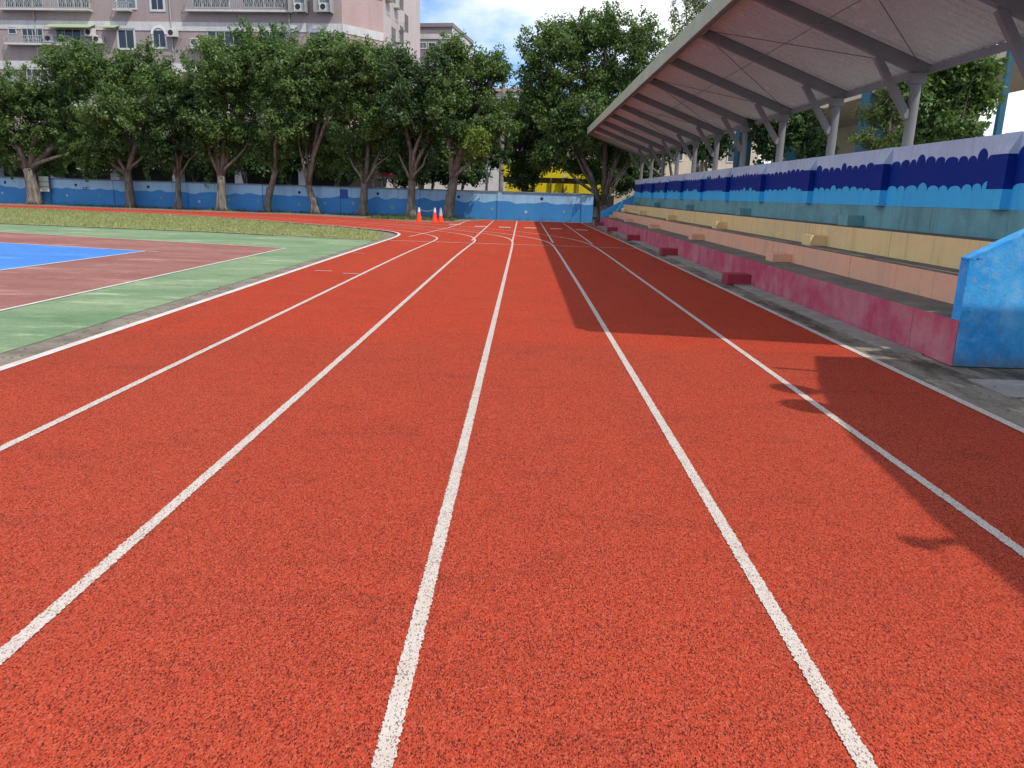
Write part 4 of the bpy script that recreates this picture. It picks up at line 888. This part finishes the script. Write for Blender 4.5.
def make_tree(label, base, Y, trunk_r, fork, lobes, seed, mat='leaf', size=0.076, dens=1.0, per=120, group='trees along the far wall', cat='tree', name='banyan_tree', depth=0.85, clump=0.5, lean=None, limbs=None):
    """lobes: (px,py,rx,ry) outline of each crown mass at the tree's own distance; they spread towards the open field"""
    rg = random.Random(seed); sc = Y / F / 0.975
    if lean is None: lean = (-1.9, 0.2) if group == 'trees along the far wall' else (-.3, .3)
    bx = at(base, 200, Y).x
    t = tag(empty(name, (bx, Y, 0), 0), label, cat, group)
    L = []
    for (px, py, rx, ry) in lobes:
        dy = rg.uniform(*lean)
        if group == 'trees along the far wall' and py > 122:
            dy = rg.uniform(0.2, 1.6) if abs(px - base) < 16 else rg.uniform(-1.2, 0.8); py += 6 if px < 540 else 0; ry += 3
        p = at(px, py, Y + dy)
        L.append((p.x - bx, dy, p.z, rx * sc, max(rx, ry) * sc * depth, ry * sc))
    clumps = []
    for (x, y, z, a, b_, c) in L:
        n = int(25 * dens * (a * c) ** 0.85 / (clump / .5) ** 1.7) + 5
        for _ in range(n):
            while True:
                v = Vector((rg.uniform(-1, 1), rg.uniform(-1, 1), rg.uniform(-1, 1)))
                if 0.3 < v.length < 1: break
            out = rg.random() < 0.40
            v = v / v.length * ((0.95 + 0.34 * rg.random() ** 1.5) if out else max(0.35, rg.random() ** 0.3 * 0.88))
            r = clump * (rg.uniform(0.32, 0.6) if out else rg.uniform(0.55, 1.1))
            ax = Vector((v.x, v.y, v.z * .8 + 0.35)).normalized()
            clumps.append((x + v.x * a * 0.84, y + v.y * b_ * 0.84, z + v.z * c * 0.84, r, ax.x, ax.y, ax.z))
    for px, py in (limbs or []):
        for k in range(4):
            p = at(px + rg.uniform(-6, 6), py + rg.uniform(-9, 2), Y - .5); clumps.append((p.x - bx, -.5 + rg.uniform(-.4, .4), p.z, rg.uniform(.25, .42), 0, 0, 1.0))
    if group == 'trees along the far wall':
        low = min(z - c for (x, y, z, a, b_, c) in L)
        for _ in range(16):
            x, y, z, a, b_, c = L[rg.randrange(len(L))]
            if z - c > low + 2.0: continue
            hx = x + rg.uniform(-a, a) * .8; top = z - c * .5
            for k in range(rg.randint(2, 4)):
                clumps.append((hx + rg.uniform(-.15, .15), y + rg.uniform(-.4, .4), top - .1 - .36 * k, rg.uniform(.16, .30) * (1 - .12 * k), 0, 0, 1.0))
    V, Fc = leaf_cloud(clumps, per, size, seed)
    fast_mesh('crown', V, Fc, [M[mat]], parent=t)
    b = MB(); fx, fz = fork; tr = trunk_r * 0.74
    b.tube([(0, 0, -0.05), (0.02, 0, 0.3), (fx * 0.25, 0, fz * 0.4), (fx * 0.7, 0, fz * 0.75), (fx, 0, fz)], [tr * 1.30, tr * 1.04, tr, tr * 0.97, tr * 0.88], M['bark'], 11, 0.12)
    for k in range(5):
        a = k * 1.256 + rg.random(); b.tube([(math.cos(a) * tr * 1.65, math.sin(a) * tr * 1.4, -0.04), (math.cos(a) * tr * 0.95, math.sin(a) * tr * 0.95, 0.2), (fx * .3 + math.cos(a) * tr * .6, math.sin(a) * tr * .6, fz * .6)], [tr * .26, tr * .36, tr * .26], M['bark'], 6, 0.1)
    # two or three main limbs leave the fork; the other crown masses hang on side limbs
    ends = [Vector((x, y, z + c * .2)) for (x, y, z, a_, b_, c) in L]
    order = sorted(range(len(L)), key=lambda i: ends[i].x)
    mains = [order[0], order[-1]] if len(L) > 2 else list(range(len(L)))
    if len(L) > 3: mains.append(max((i for i in range(len(L)) if i not in mains), key=lambda i: ends[i].z))
    paths = []
    def limb(st, en, r0, kink):
        d = en - st; q = [st]
        for f_ in (0.28, 0.55, 0.8):
            q.append(st + d * f_ + Vector((rg.uniform(-kink, kink) - 0.10 * d.x * (1 - f_), rg.uniform(-kink, kink), rg.uniform(-kink, kink) * .5)))
        q.append(en); b.tube(q, [r0, r0 * .84, r0 * .66, r0 * .44, r0 * .14], M['bark'], 8, 0.08); return q, r0
    lead = [Vector((at(px, py, Y - .5).x - bx, -.5, at(px, py, Y - .5).z)) for px, py in (limbs or [])]
    for k, i in enumerate(mains):
        paths.append(limb(Vector((fx + (k - 1) * tr * .25, 0, fz - 0.15)), ends[i], tr * (0.66, 0.62, 0.56)[k % 3], 0.16))
    for e in lead: paths.append(limb(Vector((fx, -.05, fz - 0.1)), e, tr * 0.42, 0.12))
    for i in range(len(L)):
        if i in mains: continue
        best = min(((p_[j], r_ * (0.84, 0.66, 0.44)[j - 1]) for p_, r_ in paths[:len(mains)] for j in (1, 2, 3)), key=lambda w_: (w_[0] - ends[i]).length + 0.6 * max(0, w_[0].z - ends[i].z))
        paths.append(limb(best[0], ends[i], best[1] * 0.72, 0.12))
    for i, (x, y, z, a_, b_, c) in enumerate(L):
        c0 = ends[i]; near = sorted(clumps, key=lambda q_: (Vector(q_[:3]) - c0).length)[:: max(1, len(clumps) // 9)][:7]
        for q_ in near:
            e0 = Vector(q_[:3]); s0 = min((v for p_, r_ in paths for v in p_[2:4]), key=lambda v: (v - e0).length)
            m0 = s0.lerp(e0, .5) + Vector((rg.uniform(-.2, .2), rg.uniform(-.2, .2), rg.uniform(0, .25)))
            b.tube([s0, m0, e0], [tr * .16, tr * .11, tr * .04], M['bark'], 5)
    b.build('trunk', t, smooth=True)
    return t
T = make_tree
def W(px, d=0.75): return wall_front(px) - d
T('wide banyan with the thickest trunk, beside the blue notice board', 34, W(34), 0.46, (-0.1, 2.0), [(-14, 105, 36, 36), (18, 92, 28, 26), (46, 112, 34, 30), (10, 138, 32, 20), (70, 76, 28, 30), (84, 128, 28, 26), (40, 148, 26, 14)], 11, 'leaf', limbs=[(75, 150), (0, 150)])
T('broad banyan with forked trunk, second trunk along the wall from the notice board', 130, W(130), 0.32, (0.0, 2.0), [(88, 66, 24, 26), (112, 82, 28, 26), (140, 66, 24, 24), (130, 112, 44, 24), (104, 128, 28, 22), (164, 92, 26, 30), (126, 148, 32, 16), (96, 150, 18, 16)], 12, 'leaf', limbs=[(105, 130), (150, 150)])
T('small dark low tree with a thin pale dry top before the mauve building', 178, W(178), 0.22, (0.1, 1.8), [(168, 110, 24, 28), (190, 118, 24, 26), (176, 148, 26, 16), (158, 138, 20, 16)], 13, 'leaf_dark', limbs=[(200, 145)])
T('tall round banyan with dark trunk below the apartment balcony railing', 221, W(221), 0.34, (0.1, 1.9), [(214, 66, 24, 26), (244, 56, 24, 28), (228, 92, 32, 26), (258, 90, 22, 26), (210, 116, 24, 24), (240, 126, 28, 20), (222, 148, 22, 16), (196, 88, 18, 30)], 14, 'leaf', limbs=[(250, 140), (205, 145)])
T('banyan with a bent pale trunk next to the tallest round crown', 267, W(267), 0.23, (0.55, 2.3), [(280, 52, 22, 24), (296, 78, 24, 28), (272, 92, 24, 24), (286, 120, 26, 22), (268, 140, 22, 18), (306, 104, 22, 26), (262, 60, 22, 26)], 15, 'leaf')
T('banyan with a double-bent short stem under a crown reaching the pink corner', 315, W(315), 0.26, (-0.35, 1.5), [(316, 60, 22, 24), (334, 56, 18, 24), (326, 92, 26, 24), (346, 110, 20, 24), (310, 124, 24, 22), (330, 148, 26, 16), (350, 70, 16, 26)], 16, 'leaf', limbs=[(298, 140)])
T('banyan with a wide V fork in front of the blue wall box', 363, W(363), 0.30, (0.1, 1.7), [(352, 92, 20, 28), (376, 70, 20, 26), (386, 98, 22, 24), (366, 120, 24, 20), (396, 124, 26, 24), (352, 146, 24, 16), (364, 66, 18, 24)], 17, 'leaf', limbs=[(345, 150), (392, 150)])
T('dark banyan with a straight trunk rising behind the lone cone', 411, W(411, 1.5), 0.30, (0.05, 1.9), [(404, 104, 20, 26), (428, 92, 20, 28), (418, 128, 26, 22), (440, 120, 18, 26), (400, 72, 14, 22), (412, 154, 24, 16), (436, 74, 14, 20)], 18, 'leaf_dark', limbs=[(395, 150), (430, 150)])
T9 = T('tall leaning banyan with a pale trunk beside the pair of cones', 449, W(449, 1.6), 0.36, (0.25, 2.1), [(460, 52, 20, 18), (484, 74, 22, 22), (456, 82, 18, 20), (498, 66, 12, 14), (446, 110, 20, 26), (474, 112, 24, 20), (496, 122, 20, 24), (470, 138, 22, 14)], 19, 'leaf', limbs=[(478, 155), (462, 125)])
rg = random.Random(3); cl = []
for _ in range(18):
    p = at(477 + rg.uniform(-12, 12), 141 + rg.uniform(-7, 6), 38.9); cl.append((p.x - T9.location.x, 38.9 - T9.location.y + rg.uniform(-.3, .3), p.z, rg.uniform(.2, .4), 0, 0, 1))
V, Fc = leaf_cloud(cl, 110, 0.075, 77); fast_mesh('young_shoots', V, Fc, [M['leaf_light']], parent=T9)
GB = 'trees behind the far wall'
T('dark bushy tree growing behind the wall in front of the yellow signs', 523, 46.5, 0.16, (0.0, 1.7), [(520, 108, 16, 22), (530, 128, 22, 22), (520, 150, 18, 22), (522, 176, 14, 16), (542, 142, 20, 20), (534, 166, 14, 12)], 20, 'leaf_dark', group=GB)
T('largest banyan with crossing limbs at the stand end of the wall', 604, 43.6, 0.36, (-0.1, 0.9), [(546, 52, 26, 28), (540, 88, 24, 26), (576, 40, 28, 24), (606, 34, 26, 22), (640, 44, 22, 24), (580, 78, 32, 28), (618, 80, 30, 28), (648, 84, 20, 24), (556, 118, 32, 26), (596, 118, 30, 26), (634, 120, 30, 26), (562, 144, 28, 14), (620, 148, 30, 14), (550, 158, 14, 9), (578, 166, 13, 9), (596, 172, 10, 10)], 21, 'leaf', limbs=[(556, 158), (566, 140), (640, 140), (632, 160)])
T('airy pale tree with gaps of sky above the far canopy edge', 700, 60.0, 0.25, (0.0, 3.0), [(676, 30, 14, 22), (698, 12, 20, 24), (716, 2, 18, 22), (666, 58, 14, 18), (684, -16, 18, 18)], 22, 'leaf_loose', dens=0.6, per=55, group='trees behind the stand')
# low dark street trees between the wall and the buildings
for k, (px, Y, lob, lab) in enumerate([
    (66, 52, [(66, 150, 20, 16), (58, 168, 16, 12)], 'low dark street tree behind the wall near the notice board'),
    (196, 53, [(186, 152, 20, 18), (206, 160, 20, 18)], 'low dark street tree filling the gap below the small dark banyan'),
    (246, 52, [(240, 150, 22, 22), (258, 160, 18, 18)], 'low dark street tree between the tall round banyan and the bent trunk'),
    (290, 53, [(284, 142, 22, 22), (300, 150, 16, 18), (280, 164, 14, 12)], 'low dark street tree behind the double-bent short stem'),
    (336, 52, [(336, 148, 22, 24), (344, 168, 18, 14), (328, 160, 16, 18)], 'low dark street tree before the V fork banyan'),
    (385, 54, [(372, 148, 22, 20), (398, 150, 20, 18), (384, 130, 22, 20)], 'low dark street tree over the red and white canopy'),
    (432, 53, [(430, 150, 22, 22), (436, 170, 20, 16)], 'low dark street tree between the cones and the white lamp post'),
    (405, 57, [(396, 160, 20, 20), (416, 150, 20, 24), (408, 174, 18, 12)], 'low dark street tree behind the straight trunk of the cone tree'),
    (462, 52, [(462, 152, 18, 20), (470, 172, 16, 12), (452, 168, 14, 12)], 'low dark street tree between the leaning pale trunk and white lamp post'),
    (486, 56, [(482, 142, 20, 22), (502, 146, 18, 26)], 'low dark street tree next to the round utility pole'),
    (650, 50, [(590, 136, 22, 22), (648, 148, 24, 24), (618, 160, 20, 16), (640, 172, 18, 10), (620, 180, 20, 12)], 'low dark street tree past the stand end wall')]):
    T(lab, px, Y, 0.13, (0.0, 1.6), lob, 40 + k, 'leaf_dark', group=GB, name='street_tree', size=0.10, per=110, clump=0.6, dens=1.25)
# behind the stand
G2 = 'trees behind the stand'
T('dark tree filling the gap between the distant canopy posts', 668, 46.0, 0.22, (0, 2.0), [(650, 132, 16, 20), (672, 140, 14, 18), (640, 152, 14, 14)], 23, 'leaf_dark', group=G2)
T('dark rounded tree behind the middle canopy posts', 700, 33.0, 0.2, (0, 1.8), [(692, 136, 18, 22), (714, 146, 14, 18)], 24, 'leaf_dark', group=G2, size=0.075, clump=0.4)
T('dense dark tree behind the posts where the canopy rods cross', 795, 21.5, 0.16, (0, 1.7), [(772, 122, 20, 22), (800, 128, 26, 30), (768, 148, 16, 14), (816, 152, 16, 12)], 25, 'leaf_dark', group=G2, size=0.06, clump=0.28, dens=1.1, per=75)
T('thin pale leaved tree with leaning dark trunk before a blue column', 862, 19.2, 0.11, (0.35, 2.4), [(884, 116, 24, 14), (872, 140, 18, 10), (896, 144, 16, 12), (896, 96, 20, 14)], 26, 'leaf_loose', group=G2, size=0.045, clump=0.2, dens=0.8, per=42)
T('leafy green tree behind the canopy post next to the end wall', 948, 15.6, 0.10, (0.0, 2.0), [(930, 110, 26, 24), (950, 80, 26, 24), (976, 96, 18, 18), (912, 92, 16, 16), (958, 126, 22, 12), (928, 138, 26, 8), (975, 68, 22, 14), (905, 62, 20, 12)], 27, 'leaf', group=G2, size=0.045, clump=0.2, dens=1.55, per=70)
# notice board standing by the trunk at the far end
NY = wall_front(45) - 0.28; p = at(46.5, 205, NY); nb = tag(empty('notice_board', (p.x, NY, 0)), 'narrow blue framed notice board standing beside a thick tree trunk', 'notice board')
b = MB()
for s in (-.33, .33): b.box(s - .035, s + .035, -0.03, 0.03, 0, 1.62, M['framedark'])
b.build('frame', nb)
b = MB(); b.box(-.29, .29, -0.012, 0.012, 0.72, 1.58, M['panelgreen'])
for z in (0.98, 1.26): b.box(-.29, .29, -0.016, 0.016, z, z + 0.03, M['framedark'])
b.build('panel', nb)
